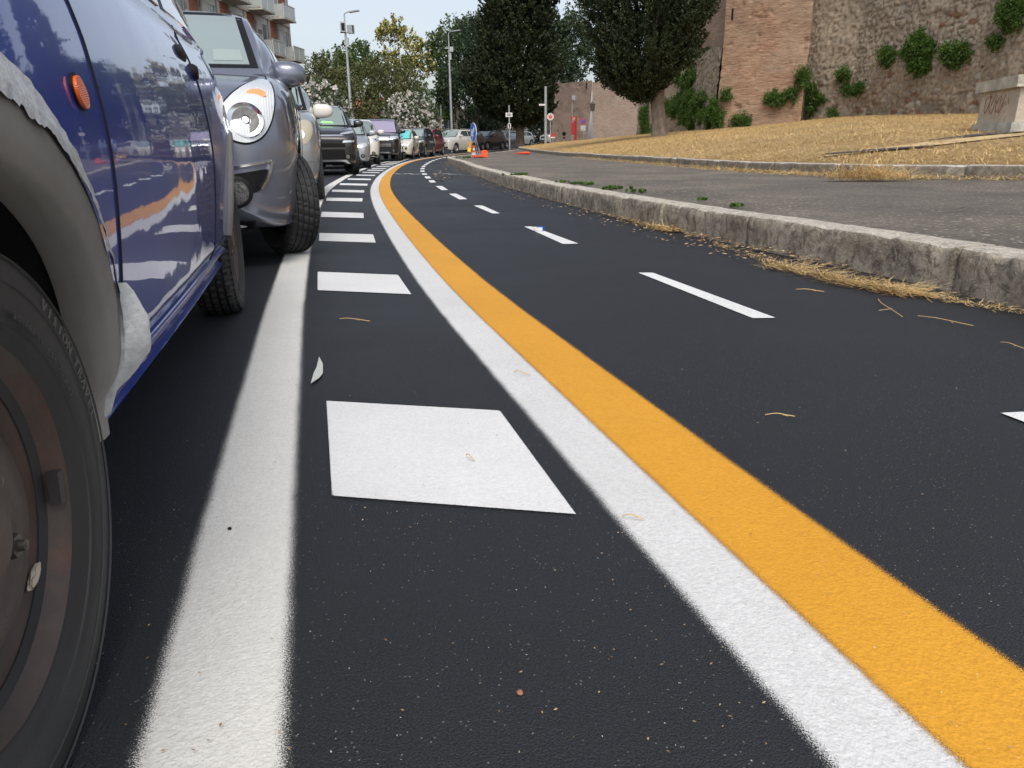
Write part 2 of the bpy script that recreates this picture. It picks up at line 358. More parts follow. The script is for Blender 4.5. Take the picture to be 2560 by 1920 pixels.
#==MAIN==
# ================================================================== ROAD
def grid_ground():
    xs=np.concatenate([[-900,-300,-120],np.linspace(-60,60,49),[120,300,900]]); ys=np.concatenate([[-900,-200,-60],np.linspace(-20,120,57),[160,250,900,1500]])
    p=np.zeros((len(xs),len(ys),3)); 
    for i,x in enumerate(xs):
        for j,y in enumerate(ys): p[i,j]=(x,y,zr(y,x))
    return gridmesh('road',p,M['road'])
struct(grid_ground())
def ribbon(name,left,right,mat,z=.003,n=160,wid=None,scale_n=1):
    L=resample(left,n*3); Rr=resample(right,n*3)
    mb=MB(); mb.uv=[]; u=0
    for i,(a,b) in enumerate(zip(L,Rr)):
        if i: u+=((a+b)/2-(L[i-1]+Rr[i-1])/2).length
        w=(b-a).length if wid is None else wid
        for k in range(3):
            q=a.lerp(b,k/2); mb.v.append((q.x,q.y,zr(q.y,q.x)+z)); mb.uv.append((u,w*k/2))
    for i in range(len(L)-1):
        for k in range(2): o=i*3+k; mb.f.append((o,o+1,o+4,o+3)); mb.m.append(0)
    return struct(mb.build(name,mat))
def offset(pts,d):
    out=[]
    for i,p in enumerate(pts):
        t=pts[min(i+1,len(pts)-1)]-pts[max(i-1,0)]; t.z=0; t.normalize(); out.append(p+Vector((t.y,-t.x,0))*d)
    return out
def dense(pts,near=.05):                # resample finely near the camera, coarser far away
    pts=catmull(pts,24); return pts
def curve(px,pre=(),post=(),it=3):
    w=[Vector((x,y,0)) for x,y in pre]+[Vector((*G(*q).xy,0)) for q in px]+[Vector((x,y,0)) for x,y in post]
    return catmull(smoothpts(w,it),20)
edgeR=curve(big([(615,1659),(627,1290),(640,1000),(650,790),(658,660),(664,560)])+[(801,503),(821,478),(852,451),(892,433)]+z9([(700,290),(830,243),(950,206),(1060,192),(1160,180),(1300,163),(1500,136),(1700,111),(1880,98)]),pre=[(.08,-.6),(-.075,0)],it=1,post=[(-1.5,70),(2,82),(8,92)])
edgeL=offset(edgeR,-.163); edgeR=offset(edgeR,.014)
ribbon('edge_line',edgeL,edgeR,M['edge'],wid=.177)
yw=curve(big([(1600,1230),(1400,1040),(1200,850),(1100,750),(1000,660),(940,590),(880,520)])+z9([(870,660),(850,540),(860,450),(900,380),(960,320),(1050,265),(1150,215),(1300,178),(1500,147),(1750,120),(1880,106)]),pre=[(.75,-.5),(.61,.0),(.435,.62)],post=[(-1.,70),(2.6,81),(8.5,90.5)],it=1)
ribbon('lane_line',offset(yw,-.130),offset(yw,.03),M['white'],wid=.172)
ribbon('lane_line',offset(yw,-.004),offset(yw,.202),M['yellow'],z=.0045,wid=.206)
bars=[big([(705,868),(1080,889),(1245,1114),(717,1074)]),big([(686,588),(860,595),(889,637),(686,628)]),big([(690,504),(806,507),(812,525),(689,521)])]+[z9(q) for q in (
 [(205,783),(685,798),(690,857),(192,843)],[(262,620),(676,627),(672,665),(252,656)],[(326,527),(697,535),(690,562),(318,553)],[(418,453),(735,460),(728,482),(408,474)],
 [(508,397),(775,402),(768,418),(500,413)],[(605,353),(824,357),(816,369),(597,365)],[(674,321),(875,326),(868,335),(667,333)],[(734,297),(920,301),(912,310),(728,308)],
 [(786,277),(950,281),(943,289),(777,286)],[(840,254),(990,257),(984,265),(832,263)],[(895,235),(1035,238),(1028,245),(888,243)],[(940,219),(1080,222),(1074,229),(932,226)],
 [(985,207),(1110,209),(1104,215),(978,213)],[(1030,197),(1140,198),(1134,204),(1022,203)],[(1080,187),(1170,188),(1164,193),(1072,192)])]
dashes=[z9(q) for q in ([(1953,711),(2057,711),(2258,802),(2170,804)],[(1668,575),(1755,573),(1883,638),(1790,641)],[(1515,486),(1590,485),(1660,531),(1583,533)],[(1432,420),(1498,419),(1522,445),(1455,446)],
 [(1387,375),(1445,374),(1468,398),(1405,399)],[(1356,339),(1408,338),(1420,356),(1368,357)],[(1340,306),(1388,305),(1392,321),(1342,322)],[(1342,278),(1388,277),(1390,291),(1342,292)],[(1358,253),(1400,252),(1396,266),(1352,267)],
 [(1383,235),(1425,234),(1418,244),(1376,245)],[(1408,217),(1450,216),(1440,227),(1398,228)],[(1440,202),(1475,201),(1468,212),(1430,213)],[(1475,188),(1510,187),(1500,197),(1462,198)],[(1515,176),(1545,175),(1535,184),(1500,185)],
 [(1555,164),(1590,162),(1580,170),(1545,172)],[(1600,155),(1640,152),(1630,160),(1590,162)],[(1655,147),(1690,145),(1680,152),(1645,154)],[(1710,140),(1745,137),(1735,143),(1698,146)])]
dashes=[big([(1378,590),(1410,590),(1676,688),(1626,689)]),big([(1132,490),(1150,490),(1250,527),(1216,528)])]+dashes
def patchquad(name,q,z,world=False):
    c=q if world else [G(*p) for p in q]; mb=MB(); mb.uv=[]; T_=[0,.012,.05,.2,.4,.6,.8,.95,.988,1]; n=9
    for i in range(n+1):
        for j in range(n+1):
            a=c[0].lerp(c[1],T_[j]); b=c[3].lerp(c[2],T_[j]); p=a.lerp(b,T_[i]); mb.v.append((p.x,p.y,zr(p.y,p.x)+z))
            e=min(T_[i],1-T_[i])*((c[0]-c[3]).length); e=min(e,min(T_[j],1-T_[j])*((c[0]-c[1]).length)); mb.uv.append((p.x,e+.0025))
    for i in range(n):
        for j in range(n): o=i*(n+1)+j; mb.f.append((o,o+1,o+n+2,o+n+1)); mb.m.append(0)
    return struct(mb.build(name,M['bar']))
for q in bars: patchquad('hatch_bar',q,.003)
for q in dashes: patchquad('lane_dash',q,.003)
d0=[Vector((1.112,1.652,0)),Vector((1.20,1.66,0)),Vector((1.47,.6,0)),Vector((1.38,.58,0))]; patchquad('lane_dash',d0,.004,True)
cl=catmull([G(*p) for p in z9([(1040,344),(1130,349),(1200,343),(1270,350),(1340,345)])],6); ribbon('chalk_line',offset(cl,-.03),offset(cl,.03),M['bar'],z=.005,n=20)
cl=catmull([G(*p) for p in z9([(1495,348),(1600,344),(1700,350),(1820,352)])],6); ribbon('chalk_line',offset(cl,-.03),offset(cl,.03),M['bar'],z=.005,n=20)
# ================================================================== KERBS, PAVEMENT, LAWN
k1=curve(big([(2212,670),(2000,612),(1700,555),(1500,510),(1300,462)])+z9([(2212,488),(1950,345),(1830,285),(1740,240)])+[(1129,408)],pre=[(1.9,-6),(1.98,-2),(2.02,1.0)],post=[(-2.72,33),(-2.6,37),(-2.0,42),(-1.1,48),(-.2,54),(.8,61),(2.2,70),(5,78)],it=1)
k2w=[(14,1.5),(9.2,5.0),(5.54,8.54),(4.4,9.9),(3.85,11.5),(3.52,14),(3.2,18),(2.75,24),(2.2,33),(1.7,42),(1.2,51.7),(.73,62),(1.1,65.5),(2.4,67)]
k2=catmull([Vector((x,y,0)) for x,y in k2w],20)
from mathutils import noise as mn
def kerb(name,line,mat,zb,h,w,stone,seed,wob=.006):
    prof=[(0,-.06),(0,0),(.002,h*.35),(-.001,h*.7),(.004,h*.9),(.012,h*.97),(.03,h),(w*.5,h+.002),(w-.012,h),(w,h-.015),(w,-.05)]
    L=[0]; 
    for a,b in zip(line,line[1:]): L.append(L[-1]+(b-a).length)
    # sample positions: dense near camera
    ss=[]; s=0; joints=[]; q=.4; r=random.Random(seed)
    while q<L[-1]: joints.append(q); q+=stone*r.uniform(.75,1.25)
    def at(s):
        import bisect
        j=min(max(bisect.bisect(L,s)-1,0),len(line)-2); d=L[j+1]-L[j]; return line[j].lerp(line[j+1],(s-L[j])/d if d else 0),(line[j+1]-line[j]).normalized()
    while s<L[-1]:
        p,_=at(s); dist=max(p.length,1.5); ss.append((s,0)); s+=max(.035,dist*.012)
    for q in joints: ss+= [(q-.012,0),(q-.005,1),(q+.005,1),(q+.012,0)]
    ss=[x for x in sorted(ss) if 0<=x[0]<=L[-1]]
    A=np.zeros((len(ss),len(prof),3)); off={}
    ji=0
    for i,(s,j) in enumerate(ss):
        p,t=at(s); nrm=Vector((t.y,-t.x,0)); k=sum(1 for q in joints if q<=s) if False else 0
        while ji<len(joints) and joints[ji]<=s: ji+=1
        ro=off.setdefault(ji,(r.uniform(-wob,wob),r.uniform(-wob,wob)*1.2))
        for m,(o,z) in enumerate(prof):
            nz=mn.noise(Vector((p.x*9,p.y*9,z*14)))*.005+mn.noise(Vector((p.x*2.5,p.y*2.5,z*4+seed)))*.006
            chip=max(0,mn.noise(Vector((p.x*6+31,p.y*6,seed)))-.18)*.075 if 3<=m<=6 else 0
            oo=o+ro[0]+(nz if o<w*.6 else 0)+chip+(j*.018 if 1<=m<=5 else 0); zz=z+(nz*.6+ro[1] if z>0.01 else 0)-chip*.8-(j*.016 if 5<=m<=8 else 0)
            q=p+nrm*oo; A[i,m]=(q.x,q.y,zr(q.y,q.x)+zb+zz)
    return struct(gridmesh(name,A,mat,smooth=False))
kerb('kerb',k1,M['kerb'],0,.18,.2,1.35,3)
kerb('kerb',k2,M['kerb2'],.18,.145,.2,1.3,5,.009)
k1b=resample(offset(k1,.19),90); 
def interp(pairs,n):
    out=[]
    for i in range(n):
        t=i/(n-1)*(len(pairs)-1); j=min(int(t),len(pairs)-2); out.append(Vector(pairs[j]).lerp(Vector(pairs[j+1]),t-j))
    return out
def atY(line,Y): 
    return min(line,key=lambda p:abs(p.y-Y))
a=[];b=[]
for y1,q in [(-6,(20,-6)),(-1,(16,0)),(1.5,(9.2,5.0)),(2.6,(5.6,8.5)),(4,(4.4,9.9)),(6,(3.85,11.5)),(9,(3.52,14)),(13,(3.2,18)),(19,(2.75,24)),(27,(2.2,33)),(34,(1.7,42)),(40,(1.2,51.7)),(48,(.73,62)),(58,(1.1,65.5)),(75,(2.4,69))]:
    a.append(atY(offset(k1,.19),y1)); b.append(atY(offset(k2,.05),q[1]) if 1.5<q[1]<66 else Vector((*q,0)))
A_=resample(catmull(a,12),160) if False else catmull(a,12); B_=catmull(b,12)
pv=np.zeros((len(A_),30,3))
for i,(p,q) in enumerate(zip(A_,B_)):
    for j in range(30):
        w=p.lerp(q,j/29); nz=mn.noise(Vector((w.x*.8,w.y*.5,4)))*.018+mn.noise(Vector((w.x*2.5,w.y*2.5,9)))*.006
        pv[i,j]=(w.x,w.y,zr(w.y,w.x)+.172+(nz if 0<j<29 else 0))
struct(gridmesh('pavement',pv,M['pave']))
# lawn: ruled between the upper kerb and the foot of the city wall
WL=P(2900,283,22); WK=P(2440,284,29.5); WJ=P(2130,291,37); WI=P(2035,300,39.3); WH=P(2006,305,38); WG=P(1795,322,41); WF=P(1600,340,61); 
kk=[(14,1.5),(9.2,5.0),(5.54,8.54),(3.85,11.5),(3.2,18),(2.75,24),(2.2,33),(1.7,42),(1.2,51.7),(.95,57),(.73,62)]
ww=[Vector((34,4,1.4)),Vector((27,12,1.5)),WL,WK,WJ,WH,WG,P(1690,329,51),P(1600,337,61),P(1496,346.5,63),P(1396,355,66)]
kp=catmull([Vector((*(offset([Vector((x,y,0)),Vector((x-.05,y+.3,0))],.16)[0]).xy,zr(y,x)+.315)) for x,y in kk],12)
wp=catmull(ww,12); NJ=70; lw=np.zeros((len(kp),NJ,3))
for i,(p,q) in enumerate(zip(kp,wp)):
    for j in range(NJ):
        t=j/(NJ-1)*1.04; tt=t; w=p.lerp(q,tt); f=min(1,t*6)
        z=p.z+(q.z-p.z)*min(tt,1.04)**.78
        lw[i,j]=(w.x,w.y,z+f*(mn.noise(Vector((w.x*.5,w.y*.5,1)))*.05+mn.noise(Vector((w.x*2.2,w.y*2.2,1)))*.02))
lawn=struct(gridmesh('lawn',lw,M['lawn']))
def bvh_of(objs):
    vs=[];fs=[]
    for o in objs:
        k=len(vs); mw=o.matrix_basis; vs+=[mw@v.co for v in o.data.vertices]; fs+=[tuple(i+k for i in p.vertices) for p in o.data.polygons]
    return BVHTree.FromPolygons(vs,fs)
LB=bvh_of([lawn])
CAMP=Vector((0,0,CH))
def onlawn(x,y,b=LB):
    h=b.ray_cast(CAMP,Vector(ray(x,y)).normalized())[0]; return h
def lawnz(x,y):
    h=LB.ray_cast(Vector((x,y,30)),Vector((0,0,-1)))[0]; return h.z if h else None
# path with dark drain strips crossing the lawn
def lawnstrip(name,top,bot,mat,dz,n=30):
    Tp=[onlawn(*p) for p in interp2(top,n)]; Bp=[onlawn(*p) for p in interp2(bot,n)]
    mb=MB()
    for t,b_ in zip(Tp,Bp):
        for k in range(5):
            q=t.lerp(b_,k/4); z=lawnz(q.x,q.y) or q.z; mb.v.append((q.x,q.y,z+dz))
    for i in range(n-1):
        for k in range(4): o=i*5+k; mb.f.append((o,o+1,o+6,o+5)); mb.m.append(0)
    return struct(mb.build(name,mat))
def interp2(L,n):
    return [tuple(v)[:2] for v in interp([(x,y,0) for x,y in L],n)]
M['gravel']=simple('gravel_path',(.50,.37,.19),.9,bumps=(40,.9,.02),var=.3)
M['drain']=simple('dark_drain',(.055,.048,.05),.85,bumps=(30,.7,.01),var=.3)
lawnstrip('path',[(2060,391),(2338,355),(2560,333),(2640,324)],[(2062,394),(2338,366),(2560,341),(2640,331)],M['gravel'],.02)
lawnstrip('drain_strip',[(2060,389),(2200,376),(2338,367)],[(2062,391.5),(2200,381),(2338,369)],M['drain'],.03)
lawnstrip('drain_strip',[(2320,355),(2440,339),(2560,328),(2640,321)],[(2320,356.5),(2440,344),(2560,334.5),(2640,328)],M['drain'],.032)
# ---- dry grass blades lying on the lawn, nearest part
def blades(n,fn,lmin,lmax,wid,flat,mat,name,label,cat,curl=.3):
    V=np.zeros((n,6,3)); 
    for i in range(n):
        p=fn(); a=rnd.uniform(0,2*pi); l=rnd.uniform(lmin,lmax); e=rnd.gauss(0,flat); d=Vector((math.cos(a)*math.cos(e),math.sin(a)*math.cos(e),abs(math.sin(e)))); s=Vector((-math.sin(a),math.cos(a),0))*wid*rnd.uniform(.6,1.3)
        p=Vector(p); m=p+d*l*.5+Vector((rnd.uniform(-curl,curl)*l*.4,rnd.uniform(-curl,curl)*l*.4,rnd.uniform(0,.08)*l)); e_=p+d*l
        V[i]=[p-s,p+s,m+s*.8,m-s*.8,e_,e_]
    q=np.concatenate([V[:,[0,1,2,3]],],1)
    t=np.stack([V[:,3],V[:,2],V[:,4]+0.0004,V[:,5]-.0004],1)
    al=np.concatenate([q,t],1).reshape(-1,3)
    return stuff(fastmesh(name,al,4,mat),label,cat)
def lawnpt():
    while True:
        i=rnd.random()**1.0*(len(kp)*.55)+10; j=rnd.random()**1.7*(NJ-2); i0=int(i); j0=int(j)
        p=Vector(lw[i0,j0]).lerp(Vector(lw[i0+1,j0+1]),rnd.random()); 
        if p.y<36: return p+Vector((rnd.uniform(-.12,.12),rnd.uniform(-.12,.12),.012))
blades(52000,lawnpt,.05,.16,.0035,.28,M['straw'],'dry_grass','dry yellow grass covering the lawn below the old wall','dry grass')
M['rubcore']=simple('wall_core_stone',(.30,.22,.16),.9,var=.3)
def farpt():
    while True:
        i=rnd.random()*(len(kp)-3); j=rnd.random()*(NJ-3); p=Vector(lw[int(i),int(j)]).lerp(Vector(lw[int(i)+1,int(j)+1]),rnd.random())
        if 14<p.y<62 and mn.noise(Vector((p.x*.9,p.y*.9,3)))>-.15: return p
blades(34000,farpt,.05,.15,.005,.38,M['straw'],'dry_grass','taller dry grass tufts on the upper slope of the lawn','dry grass')
# ================================================================== CITY WALL
WALLS=[]
def facegrid(a,b,z0,z1,res,batter=0,jx=0):
    a=Vector(a);b=Vector(b); L=(b-a).xy.length; n=max(2,int(L/res)); m=max(2,int((z1-z0)/res)); t=(b-a).xy.normalized(); nrm=Vector((t.y,-t.x)) 
    if nrm.dot(-a.xy)<0: nrm=-nrm
    u=np.linspace(0,L,n+1); v=np.linspace(z0,z1,m+1); U,V=np.meshgrid(u,v,indexing='ij')
    bt=batter*np.clip((5-(V-z0))/5,0,1)**1.3
    X=a.x+U*t.x+nrm.x*bt; Y=a.y+U*t.y+nrm.y*bt
    return U,V,X,Y,nrm
def cellnoise(U,V,w,h,seed,jit=.42):
    r=np.random.default_rng(seed); Hh=r.random((256,256,6))
    rr=np.floor(V/h); best=np.full(U.shape,9.); sec=np.full(U.shape,9.); idc=np.zeros(U.shape+(3,)); 
    for dr in(-1,0,1):
        row=(rr+dr); off=(Hh[(row.astype(int))%256,7,0])*w; cc=np.floor((U-off)/w)
        for dc in(-1,0,1):
            c=cc+dc; hh=Hh[row.astype(int)%256,c.astype(int)%256]
            cx=(c+.5+(hh[...,0]-.5)*jit*2)*w+off; cy=(row+.5+(hh[...,1]-.5)*jit*1.4)*h
            d=np.sqrt(((U-cx)/w)**2+((V-cy)/h)**2)*(.8+.5*hh[...,2]); m=d<best
            sec=np.where(m,best,np.minimum(sec,d)); best=np.where(m,d,best); idc[m]=hh[m][:,3:6]
    return best,sec,idc
def vnoise(U,V,s,seed):
    r=np.random.default_rng(seed); T=r.random((64,64)); x=U*s; y=V*s; i=np.floor(x).astype(int); j=np.floor(y).astype(int); fx=x-i; fy=y-j; fx=fx*fx*(3-2*fx); fy=fy*fy*(3-2*fy)
    g=lambda a,b:T[a%64,b%64]
    return (g(i,j)*(1-fx)+g(i+1,j)*fx)*(1-fy)+(g(i,j+1)*(1-fx)+g(i+1,j+1)*fx)*fy
def fb(U,V,s,seed): return sum(vnoise(U,V,s*2**k,seed+k)/2**k for k in range(4))/1.875
cw=tag(empty('city_wall',WH),'tall ancient brick and rubble city wall rising behind the dry lawn','city wall')
def wallpart(name,A,mat,uv=None,attr=None,smooth=True):
    A=A-np.array(WH)[None,None,:]; o=gridmesh(name,A,mat,uv=uv,attr=attr,smooth=smooth,parent=cw); 
    WALLS.append((A+np.array(WH)[None,None,:])); return o
def rubble_face(name,a,b,z0,z1,res,w,h,seed,low=2.6,depth=.07,grey=.5,batter=0.,phase=0):
    U,V,X,Y,nr=facegrid(a,b,z0,z1,res,batter); U=U+phase
    b1,s1,idc=cellnoise(U,V+fb(U,V,.9,seed+4)*.25,w,h,seed); e=np.clip((s1-b1)/.22,0,1)
    dsp=depth*(e**.6)*(.5+idc[...,0])+(fb(U,V,.5,seed+9)-.5)*.22+(fb(U,V,5,seed+3)-.5)*.05
    X=X+nr.x*dsp; Y=Y+nr.y*dsp
    tuff=np.array([.54,.41,.28]); tuff2=np.array([.42,.34,.25]); g1=np.array([.46,.395,.31]); g2=np.array([.66,.575,.455]); brick=np.array([.31,.15,.085])
    lowm=np.clip((low-(V-z0)+(fb(U,V,.8,3)-.5)*2.)*1.5,0,1)[...,None]
    i0=idc[...,0:1]; i1=idc[...,1:2]
    lowc=tuff*(i0)+tuff2*(1-i0); lowc=np.where(i1>.85,g2,lowc); lowc=np.where(i1<.05,brick*1.2,lowc)
    hic=(g1*(i0)+g2*(1-i0)); hic=hic*(1-grey)+(tuff*.6+g1*.6)*grey; hic=np.where(i1>.975,brick*1.1,hic)
    c=lowc*lowm+hic*(1-lowm); wh=(idc[...,2:3]>.985); c=np.where(wh,np.array([.62,.58,.50]),c)
    c=c*(.75+.5*fb(U,V,1.2,seed)[...,None])
    mort=np.array([.26,.22,.17])*(1-lowm)+np.array([.33,.28,.21])*lowm
    c=c*e[...,None]**.5+mort*(1-e[...,None]**.5)
    return wallpart(name,np.stack([X,Y,V],-1),M['rubble'],attr=c)
rubble_face('rubble_wall',WJ,WK,.6,11,.055,.36,.2,1)
rubble_face('rubble_wall',WK,WL+(WL-WK)*.6,.6,11,.07,.36,.2,1,phase=(WK-WJ).xy.length)
rubble_face('rubble_recess',WI+Vector((-1.2,1.1,0)),WJ+Vector((.15,-.1,0)),.6,12,.07,.26,.16,21,low=1.5,grey=.9,depth=.06)
def brick_face(name,a,b,z0,z1,res,mat,batter=0.,amp=.06,seed=5,rag=0.,side=None):
    U,V,X,Y,nr=facegrid(a,b,z0,z1,res,batter)
    f=fb(U,V,.6,seed); st=vnoise(U*1.2,V*11,1.,seed+2); hole=np.clip(fb(U,V,2.2,seed+7)-.66,0,1)*1.6
    dsp=(f-.5)*amp*3+(st-.5)*amp*.22-hole*.25
    X=X+nr.x*dsp; Y=Y+nr.y*dsp; Vt=V.copy()
    if rag: 
        top=np.clip((V-(z1-1.5))/1.5,0,1); Vt=V-top*rag*np.round(vnoise(U,U*0,.7,seed)*3)/3
    uv=np.stack([U,V],-1)
    return wallpart(name,np.stack([X,Y,Vt],-1),mat,uv=uv)
WHs=WH+Vector((0,0,0)); 
brick_face('bastion_face',WG,WH,.5,13,.06,M['brick'],batter=.35)
brick_face('bastion_side',WH,WH+Vector((-.5,2.2,0)),.5,13,.12,M['brick2'])
# flank: rubble foot with brick above
rubble_face('flank_foot',WF,WG,.5,5.2,.075,.3,.17,31,low=1.,grey=.8,batter=.3,depth=.06)
brick_face('flank_face',WF+Vector((.12,.12,0)),WG+Vector((.12,.12,0)),4.6,13,.13,M['brick2'],seed=8,amp=.08)
T0=P(1386,352,77); T1=P(1478,350,73); T2=P(1600,341,76); tz=P(1466,193,74).z
brick_face('tower_face',T0,T1,.2,tz,.15,M['brickfar'],batter=.6,rag=.5,seed=12)
brick_face('tower_face',T1,T2,.2,tz-.2,.18,M['brickfar'],batter=.4,rag=.4,seed=14)
def slab(name,pts,z1,mat,th=1.5):
    mb=MB(); mb.uv=[]; 
    return None
mb=MB()
for a,b,z0 in ((WG,WH,13),(WF,WG,13),(WJ,WK,11),(WK,WL,11)):
    d=(b-a).xy.normalized(); n=Vector((-d.y,d.x)); n=n if n.dot(a.xy)>0 else -n
    e1,e2=a.xy+n*.35-d*.1,b.xy+n*.35+d*(.1 if b is not WH else -1.9); q=[Vector((e1.x,e1.y,.3)),Vector((e2.x,e2.y,.3)),Vector((e2.x+n.x*2,e2.y+n.y*2,.3)),Vector((e1.x+n.x*2,e1.y+n.y*2,.3))]
    mb.prism([Vector((p.x,p.y,p.z))-Vector(WH) for p in q],(0,0,1),z0-.9)
mb.build('wall_core',M['rubcore'],cw)
mb=MB()
for a,b,z0 in ((WG,WH,13),(WF,WG,13),(WH,WI,13),(WI,WJ,12),(WJ,WK,11)):
    d=(b-a).xy.normalized(); n=Vector((-d.y,d.x)); n=n if n.dot(a.xy)>0 else -n
    q=[Vector((a.x,a.y,z0))-Vector(WH),Vector((b.x,b.y,z0))-Vector(WH),Vector((b.x+n.x*3,b.y+n.y*3,z0))-Vector(WH),Vector((a.x+n.x*3,a.y+n.y*3,z0))-Vector(WH)]
    mb.prism(q,(0,0,1),-.3)
mb.build('wall_walk',M['brick2'],cw)
mb=MB()
for x,y,Yd,w,h in ((1467,214,73.5,.16,.5),(1831,36,39.85,.05,.5),(2075,10,38.6,.06,.5)):
    p=P(x,y,Yd)-Vector(WH); mb.box(p,(w,.12,h),rz=.2)
mb.build('loophole',M['dark'],cw)
WB=BVHTree.FromPolygons(*(lambda vs,fs:(vs,fs))(*(lambda: ( [Vector(p) for A in WALLS for p in A.reshape(-1,3)], sum([[tuple(int(v)+o for v in f) for f in (lambda idx:np.stack([idx[:-1,:-1],idx[1:,:-1],idx[1:,1:],idx[:-1,1:]],-1).reshape(-1,4))(np.arange(A.shape[0]*A.shape[1]).reshape(A.shape[:2]))] for A,o in zip(WALLS,np.cumsum([0]+[A.shape[0]*A.shape[1] for A in WALLS[:-1]]))],[]) ))()))
fw=tag(empty('far_city_wall',P(1180,340,112)),'distant stretch of pinkish brick city wall seen between the trees','city wall')
for (xa,ya,Ya),(xb,yb,Yb) in (((1112,286,122),(1215,257,108)),((1215,257,108),(1312,240,100))):
    a=P(xa,ya,Ya); b=P(xb,yb,Yb); U,V,X,Y,nr=facegrid(a,b,0,1,.25); L=U.max()
    n=np.linspace(0,1,12)[None,:]; U2=np.linspace(0,1,40)[:,None]*np.ones((1,12)); top=a.z+(b.z-a.z)*U2; Z=top*n
    A=np.stack([a.x+(b.x-a.x)*U2,a.y+(b.y-a.y)*U2,Z],-1)-np.array(fw.location)[None,None,:]
    gridmesh('wall_face',A,M['brickfar'],uv=np.stack([U2*L,Z],-1),parent=fw)
# ================================================================== FOLIAGE
def rotvec(n):
    v=RS.normal(size=(n,3)); return v/np.linalg.norm(v,axis=1)[:,None]
def tufts(C,D,L,W,per,size,asp=1.6,align=.6):
    """C centres, D unit directions, each tuft a spray of leaf quads"""
    n=len(C); N=n*per; c=np.repeat(C,per,0); d=np.repeat(D,per,0); l=np.repeat(L,per)[:,None]; w=np.repeat(W,per)[:,None]
    t=RS.random((N,1)); off=rotvec(N)*w*np.sqrt(RS.random((N,1)))*(1.05-t*.75)
    p=c+d*l*(t-.3)+off
    ax=d*align+rotvec(N)*(1-align*.55); ax/=np.linalg.norm(ax,axis=1)[:,None]; s=np.cross(ax,rotvec(N)); s/=np.linalg.norm(s,axis=1)[:,None]+1e-9
    k=size*(.6+.8*RS.random((N,1))); a=ax*k*asp*.5; b=s*k*.5
    return np.stack([p-a,p-a*.1-b,p+a,p-a*.1+b],1).reshape(-1,3)
def crown(blobs,per_area,per,size,tl,tw,up=.5,shell=.55,asp=1.6,align=.5,lump=.35):
    out=[]; per_area*=3.6; size*=.5; per=int(per*1.9); tw*=1.45; tl*=1.2
    for (c,r) in blobs:
        c=np.array(c); r=np.array(r if hasattr(r,'__len__') else (r,r,r)); n=max(6,int(per_area*(r[0]*r[2]+r[0]*r[1]+r[1]*r[2])))
        d=rotvec(n); k=(shell+(1-shell)*RS.random((n,1))**.6)
        bump=1+lump*(np.sin(d[:,0:1]*5+c[0])*np.sin(d[:,1:2]*4+c[1])*np.sin(d[:,2:3]*6+c[2]))
        C=c+d*k*r*bump; D=d*(1-up)+np.array([0,0,1])*up; D/=np.linalg.norm(D,axis=1)[:,None]+1e-9
        out.append(tufts(C,D,np.full(n,tl)*(.6+.8*RS.random(n)),np.full(n,tw)*(.6+.8*RS.random(n)),per,size,asp,align))
    return np.concatenate(out)
def limbs(base,targets,r0,mat,name,parent,trunk_top,seg=8):
    mb=MB(); b=Vector((0,0,0)); T=Vector(trunk_top)-Vector(base); n=8; pts=[]; rr=[]
    for i in range(n+1):
        t=i/n; p=T*t; pts.append(p+Vector((mn.noise(Vector((base[0],t*3,1)))*r0*.8,mn.noise(Vector((base[1],t*3,5)))*r0*.8,0))*(1 if i else 0)); rr.append(r0*(1.35-.35*min(1,t*6))*(1-.45*t))
    mb.tube(pts,rr,10)
    for q in targets:
        q=Vector(q)-Vector(base); s=T*rnd.uniform(.55,1.); m=s.lerp(q,.5)+Vector((0,0,-.08*(q-s).length)); mb.tube([s,m,q],[r0*.42,r0*.26,r0*.08],6)
    mb.build(name,mat,parent,smooth=60)
def tree(name,label,cat,blobs,base,r0,mat,leaf,per_area,per,tl,tw,group=None,midx=None,mats=None,extra=None,**k):
    """blobs: (photo x, photo y, radius px, distance)"""
    e=tag(empty(name,base),label,cat,group); B=[]
    for x,y,r,Yd in blobs:
        ry=r[1] if hasattr(r,'__len__') else r; rx=r[0] if hasattr(r,'__len__') else r; c=P(x,y,Yd); s=Yd*.985/FPX; B.append((tuple(c),(rx*s*1.08,(rx+ry)*.54*s,ry*s*1.08)))
    V=crown(B,per_area,per,leaf,tl,tw,**k)-np.array(base)[None,:]
    if extra=='flowers': flowers(e,B,base,leaf*.95); fastmesh('crown',V,4,mat,e)
    elif extra is not None:
        V,mi,mats=extra(V,B,base); fastmesh('crown',V,4,mats,e,midx=mi)
    else: fastmesh('crown',V,4,mat,e)
    tops=[b[0] for b in B]; tt=Vector(tops[len(tops)//2]); cx=sum(t[0] for t in tops)/len(tops); cy=sum(t[1] for t in tops)/len(tops); zz=min(t[2] for t in tops)
    limbs(base,tops[:9],r0,M['bark'],'trunk',e,(base[0]*.6+cx*.4,base[1]*.6+cy*.4,max(base[2]+.8,zz)))
    return e
